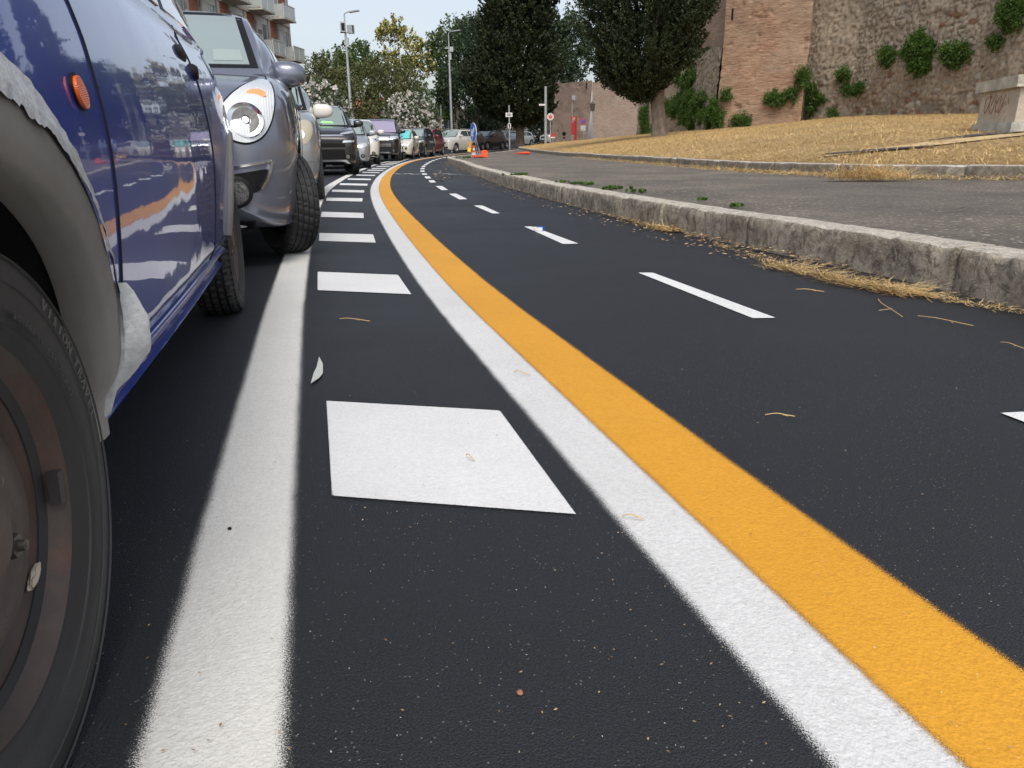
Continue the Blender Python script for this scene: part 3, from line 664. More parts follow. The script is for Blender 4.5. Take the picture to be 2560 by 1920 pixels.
def cypress(label,base,prof,r0,crown_off,n,per,leaf,seed,group):
    """prof: (z, radius, centre x offset)"""
    e=tag(empty('cypress_tree',base),label,'cypress tree',group); zs=[p[0] for p in prof]; 
    C=[];D=[]
    for i in range(n):
        z=rnd.uniform(zs[0],zs[-1]); 
        if z>9*r0*4 and rnd.random()<.3: z=rnd.uniform(zs[0],zs[-1]*.6)
        r=float(np.interp(z,zs,[p[1] for p in prof])); cx=float(np.interp(z,zs,[p[2] for p in prof])); a=rnd.uniform(0,2*pi)
        lum=1+.26*mn.noise(Vector((math.cos(a)*1.6+seed,math.sin(a)*1.6,z*.75)))+.16*mn.noise(Vector((math.cos(a)*4+seed,math.sin(a)*4,z*2)))
        rr=r*lum*(.38+.64*rnd.random()**.55); C.append((cx+math.cos(a)*rr,math.sin(a)*rr,z)); D.append((math.cos(a)*.5,math.sin(a)*.5,rnd.uniform(.1,1.)))
    C=np.array(C); D=np.array(D); D/=np.linalg.norm(D,axis=1)[:,None]
    V=tufts(C,D,.5+.5*RS.random(n),.13+.12*RS.random(n),per,leaf,1.9,.6); fastmesh('crown',V,4,M['cyp'],e)
    mb=MB(); seg=20; zt=[0,.12,.4,1,1.8,2.6,4,7,zs[-1]*.85]; vs=[]; x1=crown_off
    for z in zt:
        rad=r0*(1.35-.35*min(1,z/.5))*(1-.9*z/zs[-1])
        for k in range(seg):
            a=2*pi*k/seg; q=rad*(1+.16*math.sin(a*4+z*1.2)+.08*math.sin(a*9+z*3)); vs.append((q*math.cos(a)+x1*min(1,z/4),q*math.sin(a),z))
    fs=[(i*seg+k,i*seg+(k+1)%seg,(i+1)*seg+(k+1)%seg,(i+1)*seg+k) for i in range(len(zt)-1) for k in range(seg)]; mb.add(vs,fs)
    for i in range(14):
        a=rnd.uniform(0,2*pi); z=rnd.uniform(zs[0]*.8,zs[-1]*.5); r=float(np.interp(z+1,zs,[p[1] for p in prof]))*.8; mb.tube([(x1*.8,0,z),(x1*.8+math.cos(a)*r*.5,math.sin(a)*r*.5,z+.35),(x1*.8+math.cos(a)*r,math.sin(a)*r,z+1.2)],[r0*.3,r0*.18,.02],5)
    mb.build('trunk',M['bark'],e,smooth=70); return e
b1=P(1300,367,66)
s1=66*.985/FPX
cypress('tall dark cypress with a thick bare trunk beside the tip of the lawn',b1,[(1.7,.7,.1),(2.6,2.6,-.1),(4.2,3.5,-.5),(6,3.5,-.6),(8.5,2.9,-.2),(10.5,2.7,.1),(13,3.0,.2),(16,2.3,.2),(19.5,.5,.2)],.31,0,3600,54,.115,3,'cypress trees on the lawn')
b2=P(1650,333,36); b2.z=lawnz(b2.x,b2.y); 
m2=b2.y*.985/FPX; zz=lambda y:(333-y)*m2
cypress('broad dark cypress with a leaning trunk on the dry lawn before the brick bastion',b2,[(zz(244),22*m2,-45*m2),(zz(226),52*m2,-52*m2),(zz(205),84*m2,-55*m2),(zz(170),110*m2,-48*m2),(zz(110),126*m2,-42*m2),(zz(60),136*m2,-38*m2),(zz(0),146*m2,-34*m2),(zz(-120),120*m2,-34*m2),(zz(-300),85*m2,-34*m2),(zz(-520),12*m2,-34*m2)],.29,-.45,4200,56,.062,8,'cypress trees on the lawn')
print('cyp2',b2,P(1650,333,36),'m',m2)
grp='trees behind the parked cars'
tree('pine_tree','light green umbrella pine left of the big dark oak mass, behind the second lamp post','pine tree',[(1085,120,20,95),(1105,108,28,95),(1130,110,34,96),(1160,95,36,97),(1190,85,34,96),(1100,150,24,95),(1120,185,28,94),(1115,215,16,94)],P(1150,362,95),.3,M['pine'],.34,1.1,26,1.,.5,grp,up=.45)
tree('oak_tree','huge dark evergreen oak behind and left of the left cypress','evergreen tree',[(1170,110,44,86),(1215,95,46,86),(1260,90,40,85),(1160,165,50,84),(1210,170,55,83),(1150,220,42,82),(1200,235,48,82),(1250,180,50,84),(1125,240,30,82),(1235,260,34,82)],P(1190,364,84),.4,M['oak'],.32,1.25,26,1.,.5,grp)
tree('oak_tree','dark evergreen tree filling the gap between the two cypresses above the brick tower','evergreen tree',[(1400,75,42,84),(1440,75,34,84),(1420,120,46,83),(1445,150,38,82),(1400,180,46,82),(1430,205,28,81),(1385,225,30,80),(1465,110,26,83),(1370,110,40,84)],P(1360,362,84),.35,M['oak'],.30,1.25,26,.9,.45,grp)
tree('dark_bush','dark evergreen shrub mass below the oak, behind the cars left of the cypress trunk','shrub',[(1175,300,30,95),(1205,285,34,95),(1235,300,34,94),(1190,335,34,93),(1225,335,38,93),(1250,325,28,93),(1160,330,22,94)],P(1205,366,94),.2,M['oak'],.28,1.5,24,.8,.4,grp)
tree('dark_bush','dark evergreen shrub column right of the left cypress trunk, behind the white van','shrub',[(1340,300,26,92),(1345,265,28,92),(1370,290,22,92),(1355,330,28,92),(1378,325,12,92),(1330,340,22,93),(1372,250,20,92)],P(1350,364,92),.2,M['oak'],.26,1.6,24,.8,.4,grp)
def yellow_mix(V,B,base):
    n=len(V)//4; c=V.reshape(-1,4,3).mean(1)+np.array(base); mi=np.zeros(n,int)
    zc=np.array([b[0] for b in B]); rr=np.array([b[1][0] for b in B]); d=np.linalg.norm(c[:,None,:]-zc[None],axis=2)-rr[None]; near=d.min(1)
    hz=(c[:,2]-base[2])/(B[0][0][2]-base[2]); pr=np.clip(.05+.62*np.clip((near+1.2)/1.5,0,1)*np.clip(hz*1.8-.75,0,1),0,.85)
    mi[RS.random(n)<pr]=1
    return V,mi,[M['ydark'],M['yell']]
tree('blossoming_tree','tall tree topped with pale yellow blossom rising above the green bushes','flowering tree',[(990,62,18,82),(965,70,18,82),(950,85,17,82),(985,95,24,82),(1015,100,15,82),(1040,112,17,82),(975,128,18,81),(1030,140,22,81),(1060,150,20,82),(1020,175,25,81),(1070,170,13,82),(985,170,20,81),(1045,190,18,81),(1030,215,17,81)],P(1010,366,81),.25,None,.32,1.1,24,.9,.4,grp,extra=yellow_mix,shell=.35)
tree('pine_tree','green umbrella pine behind the brown-green bush, left of the blossoming tree','pine tree',[(835,160,22,112),(865,150,26,112),(900,148,28,112),(925,160,22,112),(870,180,32,111),(910,190,30,111)],P(880,368,112),.3,M['pine'],.38,1.,24,1.1,.5,grp)
tree('brown_green_tree','brownish green leafy tree behind the left oleander and the first lamp post','tree',[(785,185,26,56),(815,180,34,56),(850,200,36,55),(800,215,34,55),(830,240,38,54),(870,240,40,54),(890,280,34,53),(850,285,36,53),(775,230,18,55)],P(835,370,55),.2,M['olive'],.20,2.2,26,.7,.32,grp)
tree('brown_green_tree','brownish green leafy tree between the two white oleanders below the blossoming tree','tree',[(935,180,28,62),(965,195,38,62),(1000,220,38,61),(925,220,40,60),(960,255,42,60),(1005,260,34,60),(920,290,36,59),(1035,240,16,61),(950,300,36,59)],P(955,370,60),.2,M['olive'],.22,2.0,26,.7,.33,grp)
tree('green_tree','small fresh green tree right of the right oleander, before the far wall','tree',[(1085,255,20,98),(1105,270,24,98),(1080,290,24,97),(1110,305,26,97),(1085,325,24,96),(1125,285,14,98),(1060,230,14,99)],P(1095,367,97),.18,M['green'],.30,1.4,22,.9,.42,grp)
def flowers(e,B,base,leaf):
    V=crown(B,20,3,leaf*1.9,.06,.05,up=.2,shell=.93,lump=.22)-np.array(base)[None,:]; fastmesh('flowers',V,4,M['oflow'],e)
def flow(V,B,base):
    n=len(V)//4; mi=np.zeros(n,int); c=V.reshape(-1,4,3).mean(1); k=np.sin(c[:,0]*5.1+c[:,2]*3.7)*np.sin(c[:,1]*4.3-c[:,2]*5.9)+np.sin(c[:,0]*11+c[:,1]*9+c[:,2]*13)*.5
    mi[(k+RS.normal(size=n)*.5)>.55]=1; return V,mi,[M['oleaf'],M['oflow']]
tree('oleander_bush','white flowering oleander left of the first lamp post, behind the black car','oleander',[(785,235,26,38),(815,245,30,38),(845,270,26,37),(780,270,28,38),(810,290,32,37),(855,300,26,37),(870,325,22,36),(775,305,26,37),(825,325,30,36)],P(815,385,37),.06,M['oleaf'],.105,5,28,.35,.16,'white oleanders along the street',extra='flowers',up=.3,shell=.6)
tree('oleander_bush','white flowering oleander behind the small white car and the red car','oleander',[(1000,265,26,56),(1030,262,26,56),(1055,280,26,56),(985,290,26,56),(1015,300,32,55),(1050,310,32,55),(1080,310,22,56),(1030,335,34,55),(990,325,24,55),(1080,338,20,55)],P(1030,378,56),.06,M['oleaf'],.145,4,26,.45,.2,'white oleanders along the street',extra='flowers',up=.3,shell=.6)
0 and tree('street_tree','leafy green tree beside the apartment block behind the silver-blue car','tree',[(470,60,40,44),(455,20,40,44),(500,40,20,45)],P(470,372,44),.18,M['olive'],.16,2.5,24,.6,.3,grp)
# wall plants
ivs=[(2299,130,36,44,'largest hanging bush of green leaves high on the grey rubble wall'),(2216,141,21,21,'green leafy plant left of the largest bush on the rubble wall'),(2386,135,33,24,'green leafy plant right of the largest bush on the rubble wall'),
 (2529,35,28,36,'green plant at the top right of the rubble wall'),(2492,98,13,14,'thin green plant low under the top right plant on the rubble wall'),(2006,187,13,24,'dark green plant in the corner between brick bastion and rubble'),(2025,228,17,21,'bushy green plant in the bastion corner, below the dark one'),
 (1941,245,20,17,'green plant hanging from the ledge low on the brick bastion'),(1978,234,12,12,'small round plant on the ledge beside the bastion corner'),(2108,187,14,17,'single green tuft high on the rough recess wall'),(2123,221,15,13,'dull green plant under the high tuft on the recess wall'),
 (2150,217,9,11,'small green sprig where the recess meets the rubble wall'),(2030,269,9,20,'narrow hanging plant low in the bastion corner'),(1856,302,22,18,'green bush at the foot of the brick bastion by the grass'),(1813,237,10,11,'small green tuft on the left edge of the brick bastion'),
 (1617,300,20,42,'tall green climber left of the right cypress trunk'),(1721,272,44,46,'wide mass of green climber right of the right cypress trunk'),(1746,240,18,20,'green climber clump above the wide mass by the bastion'),(1782,284,20,38,'upright green climber between the wide mass and the bastion'),
 (1717,195,26,30,'green climber high on the sloping flank right of the cypress crown'),(1672,262,18,24,'green climber just right of the cypress trunk'),(2084,282,10,9,'small plant at the foot of the recess wall'),(2051,248,7,7,'tiny tuft low beside the bastion corner')]
for x,y,rx,ry,lab in ivs:
    h=WB.ray_cast(CAMP,Vector(ray(x,y)).normalized())[0]
    if h is None: print('ivy miss',x,y); continue
    s=h.y*.985/FPX; e=tag(empty('wall_plant',h),lab,'wall plant','plants growing on the old wall'); B=[]
    for k in range(max(6,int(rx*ry/32))):
        a=rnd.uniform(0,2*pi); q=rnd.random()**.7; hh=WB.ray_cast(CAMP,Vector(ray(x+math.cos(a)*q*rx*.95,y+math.sin(a)*q*ry*.95+3)).normalized())[0] or h
        B.append((tuple(hh+(CAMP-hh).normalized()*.12),(s*rx*.16+.05,.2,s*ry*.24+.06)))
    V=crown(B,60,16,.085,.28,.12,up=-.25,shell=.3)-np.array(h)[None,:]
    fastmesh('foliage',V,4,M['ivy'],e)
    mb=MB(); [mb.tube([(0,.05,0),tuple(Vector(b[0])-h)],.012,4) for b in B[:6]]; mb.build('stems',M['bark'],e)
# ================================================================== STONE PEDESTAL
pc=onlawn(2537,333) or P(2537,333,13); Yc=pc.y; print('pedestal',pc)
def hz(x): return 365-(x-1280)*math.tan(ROLL)
YL=Yc*1.13; tag_p=tag(empty('stone_pedestal',pc),'weathered stone plinth with thick slab top and faded red graffiti on the lawn','stone plinth')
def ped(top,bot,dz0,dz1,mat,name,out=0):
    # corner, left end, right end at heights
    C=P(2537,300,Yc); L=P(2442,300,YL); Rr=P(2860,300,Yc*.93); back=Vector(((L-C).y*-1,(L-C).x,0)).normalized(); 
    if back.y<0: back=-back
    dl=(L-C); dl.z=0; dr=(Rr-C); dr.z=0; ul=dl.normalized(); ur=dr.normalized()
    base=[C-ul*out-ur*out,C+dl+ul*out-ur*out*0-back*0,C+dl+dr*.75+ul*out,C+dr+ur*out-ul*out]
    base[1]=C+dl+ul*out-ur*out
    return [Vector((q.x,q.y,0)) for q in base]
gz=pc.z; ztop=P(2537,187,Yc).z
def pprism(name,lo,hi,o0,o1,mat,dis=.01,nseg=14):
    A=ped(0,0,0,0,0,0,o0); B=ped(0,0,0,0,0,0,o1); rows=[]
    for t in np.linspace(0,1,6):
        ring=[]
        for i in range(4):
            a0=A[i].lerp(B[i],t); a1=A[(i+1)%4].lerp(B[(i+1)%4],t)
            for k in range(nseg): q=a0.lerp(a1,k/nseg); nz=mn.noise(Vector((q.x*5,q.y*5,lo+t*3)))*dis; ring.append((q.x+nz,q.y+nz,lo+(hi-lo)*t))
        rows.append(ring)
    mb=MB(); n=len(rows[0]); mb.v=[tuple(Vector(p)-pc) for r in rows for p in r]
    for j in range(len(rows)-1):
        for k in range(n): mb.f.append((j*n+k,j*n+(k+1)%n,(j+1)*n+(k+1)%n,(j+1)*n+k)); mb.m.append(0)
    mb.f.append(tuple(range((len(rows)-1)*n,len(rows)*n))); mb.m.append(0)
    return mb.build(name,mat,tag_p,smooth=35)
def mat_ped():
    m=NT('stained_plinth'); v=m.coord(); c=m.mix(m.ramp(m.noise(v,2.5,5,.7),[(.35,0.),(.7,1.)]),(.50,.43,.34),(.66,.56,.43)); c=m.mix(m.ramp(m.noise(v,9,5,.7),[(.5,0.),(.75,.6)]),c,(.16,.12,.09)); m.set(Base_Color=c,Roughness=.85); m.bump(m.noise(v,20,5,.7),.6,.02); return m.m
M['ped']=mat_ped(); M['slab']=simple('slab_stone',(.50,.475,.40),.85,bumps=(25,.7,.02),var=.35)
s_=Yc*.985/FPX
zbase=gz-.3; z1=P(2537,305,Yc).z; z2=P(2537,217,Yc).z
pprism('plinth_base',zbase,z1,.10,.06,M['slab'],.04); pprism('plinth_body',z1-.02,z2+.02,0.,-.02,M['ped'],.012); pprism('slab_top',z2,ztop,.075,.085,M['slab'],.014)
# graffiti scribble on the left face
C_=ped(0,0,0,0,0,0,-.004)[0]; L_=ped(0,0,0,0,0,0,-.004)[1]; mb=MB()
fn_=(lambda d:Vector((-abs(d.y),-abs(d.x),0)).normalized())(L_-C_)
def gp(u,v): q=L_.lerp(C_,u); return Vector((q.x,q.y,z1+(z2-z1)*v))+fn_*.024-pc
for st in ([(.2,.8),(.19,.45),(.24,.35),(.33,.75),(.3,.85),(.22,.78)],[(.34,.85),(.31,.5),(.4,.3),(.47,.7)],[(.36,.55),(.48,.85),(.5,.35),(.56,.4)],[(.5,.6),(.6,.8),(.58,.3),(.66,.55),(.7,.85)],[(.62,.5),(.74,.62)],[(.78,.75),(.8,.55)],[(.3,.95),(.33,.7)]):
    mb.tube([gp(*p) for p in catmull2(st)] if False else [gp(p.x,p.y) for p in catmull([Vector((a,b,0)) for a,b in st],5)],.006,4)
mb.build('graffiti',simple('graffiti_red',(.23,.075,.055),.8),tag_p)
# ================================================================== APARTMENT BLOCK
F0=Vector((-19.6,31.5,0)); 
def fac(px,Y): return P(px,372,Y)
FE=P(722,90,75); FE.z=0; FS=P(540.7,90,60.5); FS.z=0; fd=(FS-FE).normalized(); FN=Vector((fd.y,-fd.x,0)); 
if FN.x<0: FN=-FN
bay=4.65; NB=8; bld=tag(empty('apartment_building',FE),'brick and concrete apartment block with stacked glazed balconies at the upper left','apartment block')
ang=math.atan2(fd.y,fd.x)
def B3(u,o,z): p=fd*u+FN*o; return Vector((p.x,p.y,z))
def bbox(mb,u0,u1,o0,o1,z0,z1):
    mb.prism([B3(u0,o0,z0),B3(u1,o0,z0),B3(u1,o1,z0),B3(u0,o1,z0)],(0,0,1),z1-z0)
zs=[1.9,5.0,8.1,11.2,14.3]
m=MB(); bbox(m,0,bay*NB,-12,-.15,0,14.3); m.build('wall',M['concrete'],bld)
m=MB(); bbox(m,0,bay*NB+.1,-12.2,.12,14.3,14.6); bbox(m,-.2,bay*NB,-.9,.35,14.12,14.3)
bbox(m,0,bay*NB,-12,-2.5,14.6,16.8); m.build('roof',M['concrete'],bld)
m=MB(); bbox(m,-.2,bay*NB,.0,.05,14.62,15.6)
m.build('roof_rail',M['frost'],bld)
m=MB()
for i in range(NB+1): bbox(m,i*bay-.18,i*bay+.18,-.15,.12,0,14.1)
m.build('pillars',M['concrete'],bld)
m=MB()
for z in zs[:-1]: bbox(m,-.1,bay*NB,-.15,.17,z-.28,z)
m.build('floor_bands',M['concrete'],bld)
for i in range(NB):
    for j,z in enumerate(zs[:-1]):
        u0=i*bay; alt=(j%2==0)
        # brick infill panel and glazed door with balcony
        br=(u0+.3,u0+1.75) if not alt else (u0+2.9,u0+4.3)
        m=MB(); bbox(m,br[0],br[1],-.15,.0,z+.02,z+2.55); bbox(m,br[0],br[1],-.15,.03,z+2.45,z+2.8); m.build('brick_panel',[M['bbrick']],bld)
        d0=u0+2.0 if not alt else u0+.4
        w=m=MB(); 
        for a,b in ((0,.08),(.95,1.03),(1.9,1.98)): bbox(m,d0+a,d0+b,-.1,.06,z,z+2.4)
        bbox(m,d0,d0+1.98,-.1,.06,z+2.34,z+2.42); bbox(m,d0+.08,d0+.95,-.1,.04,z,z+.85)
        fr=m.build('window',M['bwhite'],bld)
        m=MB(); bbox(m,d0+.08,d0+.95,-.12,.0,z+.85,z+2.34); bbox(m,d0+1.03,d0+1.9,-.12,-.02,z,z+2.34) ; m.build('pane',M['wglass'] ,fr)
        m=MB(); h=rnd.choice([.5,.9,1.6]); bbox(m,d0+1.03,d0+1.9,-.05,.03,z+2.34-h,z+2.34); m.build('shutter',M['shutter'],fr)
        m=MB(); bbox(m,d0-.1,d0+2.1,-.12,.05,z+2.42,z+2.82); m.build('lintel',M['bwhite'],fr)
        b0,b1=(d0-.5,d0+2.2)
        if i==0 and j==2 and False: b0-=1.2
        m=MB(); bbox(m,b0,b1,.1,1.35,z-.16,z-.02); bb=m.build('balcony',M['concrete'],bld)
        m=MB(); 
        for u in (b0+.03,(b0+b1)/2,b1-.07): bbox(m,u,u+.05,1.24,1.3,z-.02,z+1.02)
        bbox(m,b0,b1,1.23,1.31,z+1.0,z+1.05); m.build('railing',M['bwhite'],bb)
        m=MB(); bbox(m,b0+.08,b1-.08,1.26,1.28,z+.03,z+.98); bbox(m,b0+.02,b0+.04,.15,1.2,z+.03,z+.98); bbox(m,b1-.04,b1-.02,.15,1.2,z+.03,z+.98); m.build('glass_panel',M['frost'],bb)
        if rnd.random()<.5: m=MB(); bbox(m,b0+.9,b0+1.6,.4,.75,z,z+.6); m.build('air_conditioner',M['bwhite'],bb)
        if False or (i==0 and j==1) or (i==1 and j==0):
            V=crown([((*(B3(b0+1.9,1.1,z+.9)),),(.35,.3,.4))],40,12,.1,.2,.1); fastmesh('balcony_plant',V,4,M['olive'],bb)
gwp=P(920,300,76); gw=tag(empty('low_house',gwp*1),'salmon coloured house wall glimpsed through the bushes above the parked cars','house'); gw.location.z=0
m=MB(); a=P(860,300,78)-gw.location; b=P(975,300,74)-gw.location; zt=P(900,245,76).z; m.prism([Vector((a.x,a.y,0)),Vector((b.x,b.y,0)),Vector((b.x-.5,b.y+7,0)),Vector((a.x-.5,a.y+7,0))],(0,0,1),zt-1.); m.build('wall',M['salmon'],gw)
m=MB(); m.prism([Vector((a.x-.3,a.y-.4,zt-1)),Vector((b.x+.3,b.y-.4,zt-1)),Vector((b.x-.2,b.y+3.5,zt)),Vector((a.x-.8,a.y+3.5,zt))],(0,0,1),.15); m.build('roof',M['bbrick'],gw)
# ================================================================== STREET FURNITURE
def gpt(x,Y): p=P(x,370,Y); return Vector((p.x,p.y,zr(p.y,p.x)))
def lamppost(x,Y,ytop,lab,boxes):
    b=gpt(x,Y); H=P(x,ytop,Y).z-b.z; e=tag(empty('street_lamp',b),lab,'street lamp','tall steel lamp posts along the street')
    m=MB(); m.tube([(0,0,0),(0,0,H*.55),(0,0,H*.82),(0,0,H*.985)],[.11,.09,.065,.035],12); m.tube([(0,0,H*.56),(0,0,H*.62)],[.1,.1],12); m.build('pole',M['galv'],e,smooth=40)
    m=MB(); m.tube([(0,0,H*.985),(.12,-.05,H*.995),(.35,-.12,H)],.03,8); m.box((.62,-.2,H+.0),(.62,.26,.07),rz=-.3,ry=-.08); m.build('lamp_head',M['galv'],e)
    if boxes:
        m=MB(); m.box((-.12,-.1,H*.90),(.32,.3,.55),rz=.2); f=m.build('camera_box',M['galv'],e); m=MB(); m.box((-.07,-.262,H*.9),(.2,.02,.4),rz=.2); m.build('camera_window',M['dark'],f)
        m=MB(); m.box((.34,-.05,H*.885),(.34,.28,.46),rz=-.3); f=m.build('camera_box',M['galv'],e); m=MB(); m.box((.42,-.2,H*.885),(.2,.02,.34),rz=-.3); m.build('camera_window',M['dark'],f)
    else:
        m=MB(); m.box((.2,-.05,H*.855),(.26,.24,.34)); f=m.build('camera_box',M['galv'],e)
    m=MB(); m.tube([(-.3,0,H*.865),(.3,0,H*.865)],.03,6); m.box((.1,0,H*.80),(.12,.14,.5)); m.build('bracket',M['galv'],e)
    return e
lamppost(884,50,30,'tall lamp post carrying two camera boxes, before the brown-green tree on the left',1)
lamppost(1131,63,78,'tall lamp post carrying a single box, before the umbrella pine',0)
def pole(x,Y,ytop,lab,name='pole',cat='pole',r=.05,mat='galv',grp=None,zb=None,parts=()):
    b=gpt(x,Y); 
    if zb is not None: b.z=zb
    H=P(x,ytop,Y).z-b.z; e=tag(empty(name,b),lab,cat,grp); m=MB(); m.tube([(0,0,-.2),(0,0,H)],r,10); m.build('pole',M[mat],e,smooth=40)
    return e,H
def zof(x,y,Y,e): return P(x,y,Y)-e.location
e,H=pole(1106,92,260,'thin grey pole before the green tree, left of the second lamp post',r=.09)
e,H=pole(1123,96,300,'dark panel back on a thin pole beside the second lamp post','road_sign','sign',.06); m=MB(); m.box((.08,0,H*.55),(1.15,.08,2.6)); m.build('sign_panel',simple('panel_back',(.05,.07,.085),.6),e)
e,H=pole(1144,90,300,'short pale post just right of the second lamp post','post','post',.07)
e,H=pole(1364,62,216,'grey pole with a small lamp arm between the cypress trunk and the octagonal sign','street_lamp','lamp post',.11); q=zof(1361,262,62,e); m=MB(); m.box((-.25,0,q.z),(.5,.2,.12)); m.build('lamp_head',M['signwhite'],e)
e,H=pole(1274,60,263,'grey pole with two white plates in front of the left cypress','road_sign','sign',.055)
q=zof(1272.5,287,60,e); m=MB(); m.box((q.x,-.07,q.z),(.50,.03,.30)); pl=m.build('sign_plate',M['signwhite'],e); m=MB(); m.box((q.x,-.09,q.z+.05),(.28,.01,.045)); m.box((q.x,-.09,q.z-.04),(.34,.01,.035)); m.build('lettering',M['black'],pl)
q=zof(1273.5,315,60,e); m=MB(); m.box((q.x,-.07,q.z),(.23,.03,.34)); pl=m.build('notice_plate',M['signwhite'],e); m=MB(); m.disc((q.x,-.09,q.z+.08),(0,-1,0),.06,th=.008); m.box((q.x,-.09,q.z-.06),(.08,.01,.14)); m.build('symbol',M['black'],pl)
e,H=pole(1376,60,290,'pale octagonal sign with a red centre on a thin post right of the grey pole','road_sign','sign',.04); q=zof(1376,292,60,e)
m=MB(); m.prism([(q.x+.27*math.cos(pi/8+k*pi/4),-.06,q.z+.27*math.sin(pi/8+k*pi/4)) for k in range(8)],(0,-1,0),.02); s_o=m.build('sign_plate',simple('faded_sign',(.62,.50,.48),.5),e)
m=MB(); m.disc((q.x,-.082,q.z),(0,-1,0),.12,th=.006); m.build('red_symbol',M['signred'],s_o); m=MB(); m.box((q.x,-.09,q.z),(.10,.008,.03)); m.build('bar_symbol',M['signwhite'],s_o)
e,H=pole(1382,58,336,'small red triangular topped sign just above the white car, right of the octagonal one','road_sign','sign',.025); q=zof(1382,337,58,e); m=MB(); m.prism([(q.x-.2,-.04,q.z-.12),(q.x+.2,-.04,q.z-.12),(q.x,-.04,q.z+.18)],(0,-1,0),.02); m.build('sign_plate',M['signred'],e); m=MB(); m.box((q.x,-.045,q.z-.18),(.3,.02,.08)); m.build('plate',M['signwhite'],e)
def lawnpole(x,yb,Y,ytop,lab,name,cat,r,mat):
    b=P(x,yb,Y); b.z=min(b.z,(lawnz(b.x,b.y) or b.z)); e=tag(empty(name,b),lab,cat); m=MB(); H=P(x,ytop,Y).z-b.z; m.tube([(0,0,-.3),(0,0,H)],r,10); m.build('pole',M[mat],e,smooth=40); return e,H
M['redp']=simple('red_painted_metal',(.42,.02,.03),.4)
e,H=lawnpole(1439,352,66,291,'red bus stop post with a stepped red flag in front of the brick tower','bus_stop_sign','bus stop',.09,'redp'); a=zof(1434,297,66,e); m=MB(); m.box((-.14,-.02,a.z),(.46,.08,.36)); m.box((-.24,-.02,a.z-.75),(.24,.08,.95)); m.build('flag',M['redp'],e); m=MB(); 
for k in range(4): m.box((-.14,-.07,a.z+.1-.07*k),(.34,.01,.02))
m.build('lettering',M['signwhite'],e)
e,H=lawnpole(1459,350,66,298,'round blue and red no parking sign with white plates in front of the brick tower','no_parking_sign','road sign',.03,'galv'); a=zof(1458,304,66,e)
m=MB(); m.disc((a.x,-.05,a.z),(0,-1,0),.23,th=.02); dd=m.build('sign_disc',M['signred'],e); m=MB(); m.disc((a.x,-.072,a.z),(0,-1,0),.17,th=.006); m.build('blue_field',M['signblue'],dd); m=MB(); m.box((a.x,-.085,a.z),(.38,.008,.05),ry=R(45)); m.build('red_slash',M['signred'],dd)
m=MB(); m.box((a.x,-.05,a.z-.40),(.40,.02,.16)); m.box((a.x,-.05,a.z-.60),(.38,.02,.16)); pp=m.build('sign_plate',M['signwhite'],e); m=MB(); m.box((a.x,-.065,a.z-.4),(.3,.006,.03)); m.box((a.x,-.065,a.z-.6),(.26,.006,.03)); m.build('lettering',M['black'],pp)
e,H=lawnpole(1480,350,64,276,'dark square lantern on a thin green-grey post in front of the brick tower','lantern','lantern',.045,'galv'); m=MB(); m.lathe([(.0,H-.05),(.16,H-.05),(.24,H+.42),(.27,H+.45),(.1,H+.62),(0,H+.66)],axis=(0,0,1),seg=6); m.build('lantern_head',simple('lantern_glass',(.10,.095,.08),.3),e)
e,H=lawnpole(1429,352,70,240,'thin pole with a small lamp head just left of the red bus stop post','street_lamp','lamp post',.05,'galv'); m=MB(); m.box((.12,-.1,H-.15),(.3,.25,.35)); m.tube([(0,0,H),(.1,0,H+.25)],.03,6); m.build('lamp_head',M['galv'],e)
e,H=lawnpole(1410,352,70,332,'back of a small round dark sign at the edge of the lawn before the tower','round_sign','road sign',.03,'galv'); m=MB(); m.disc((0,-.03,H-.1),(0,-1,0),.17,th=.02); m.box((0,-.03,H-.42),(.2,.02,.14)); m.build('sign_disc',M['black'],e)
# blue arrow sign on its stand with warning lamp
b=G(1178,394,.18); b.z=zr(b.y)+.176; e=tag(empty('arrow_sign',b),'round blue arrow sign leaning on a folding stand with a yellow lamp','road sign'); Yb=b.y; s=Yb*.985/FPX
cz=P(1183,331,Yb).z-b.z; cx=P(1184,331,Yb).x-b.x; Rr=22*s
T=Matrix.Translation((cx,0,cz))@Matrix.Rotation(R(9),4,'Y')@Matrix.Rotation(R(-68),4,'Z')@Matrix.Rotation(R(8),4,'X')
def xf(mb,T,k=0):
    for i in range(k,len(mb.v)): mb.v[i]=tuple(T@Vector(mb.v[i]))
    return mb
m=xf(MB().disc((0,0,0),(0,-1,0),Rr,40,th=.02),T); d=m.build('sign_disc',M['signwhite'],e); m=xf(MB().disc((0,-.021,0),(0,-1,0),Rr*.95,40,th=.004),T); m.build('blue_field',M['signblue'],d)
a=Rr; m=MB(); m.prism([(x*a,-.027,z*a) for x,z in ((-.62,-.45),(-.5,.3),(-.28,.08),(.32,.62),(.56,.38),(.0,-.16),(.22,-.38))],(0,-1,0),.004); xf(m,T).build('white_arrow',M['signwhite'],d)
m=MB(); m.tube([(0,0,0),(.01,0,.3),(cx*.8,0,cz-.05)],.014,6); m.tube([(.25,.12,0),(.27,.14,.02),(cx+.0,.06,cz-.12)],.016,6); m.tube([(.36,.2,0),(cx+.03,.1,cz+.05)],.012,6); m.tube([(0,0,.02),(.28,.12,.02)],.012,6)
q2=zof(1205,373,Yb,e); m.tube([(q2.x,.25,0),(cx,.05,cz-.1)],.013,6); m.build('stand',M['galv'],e)
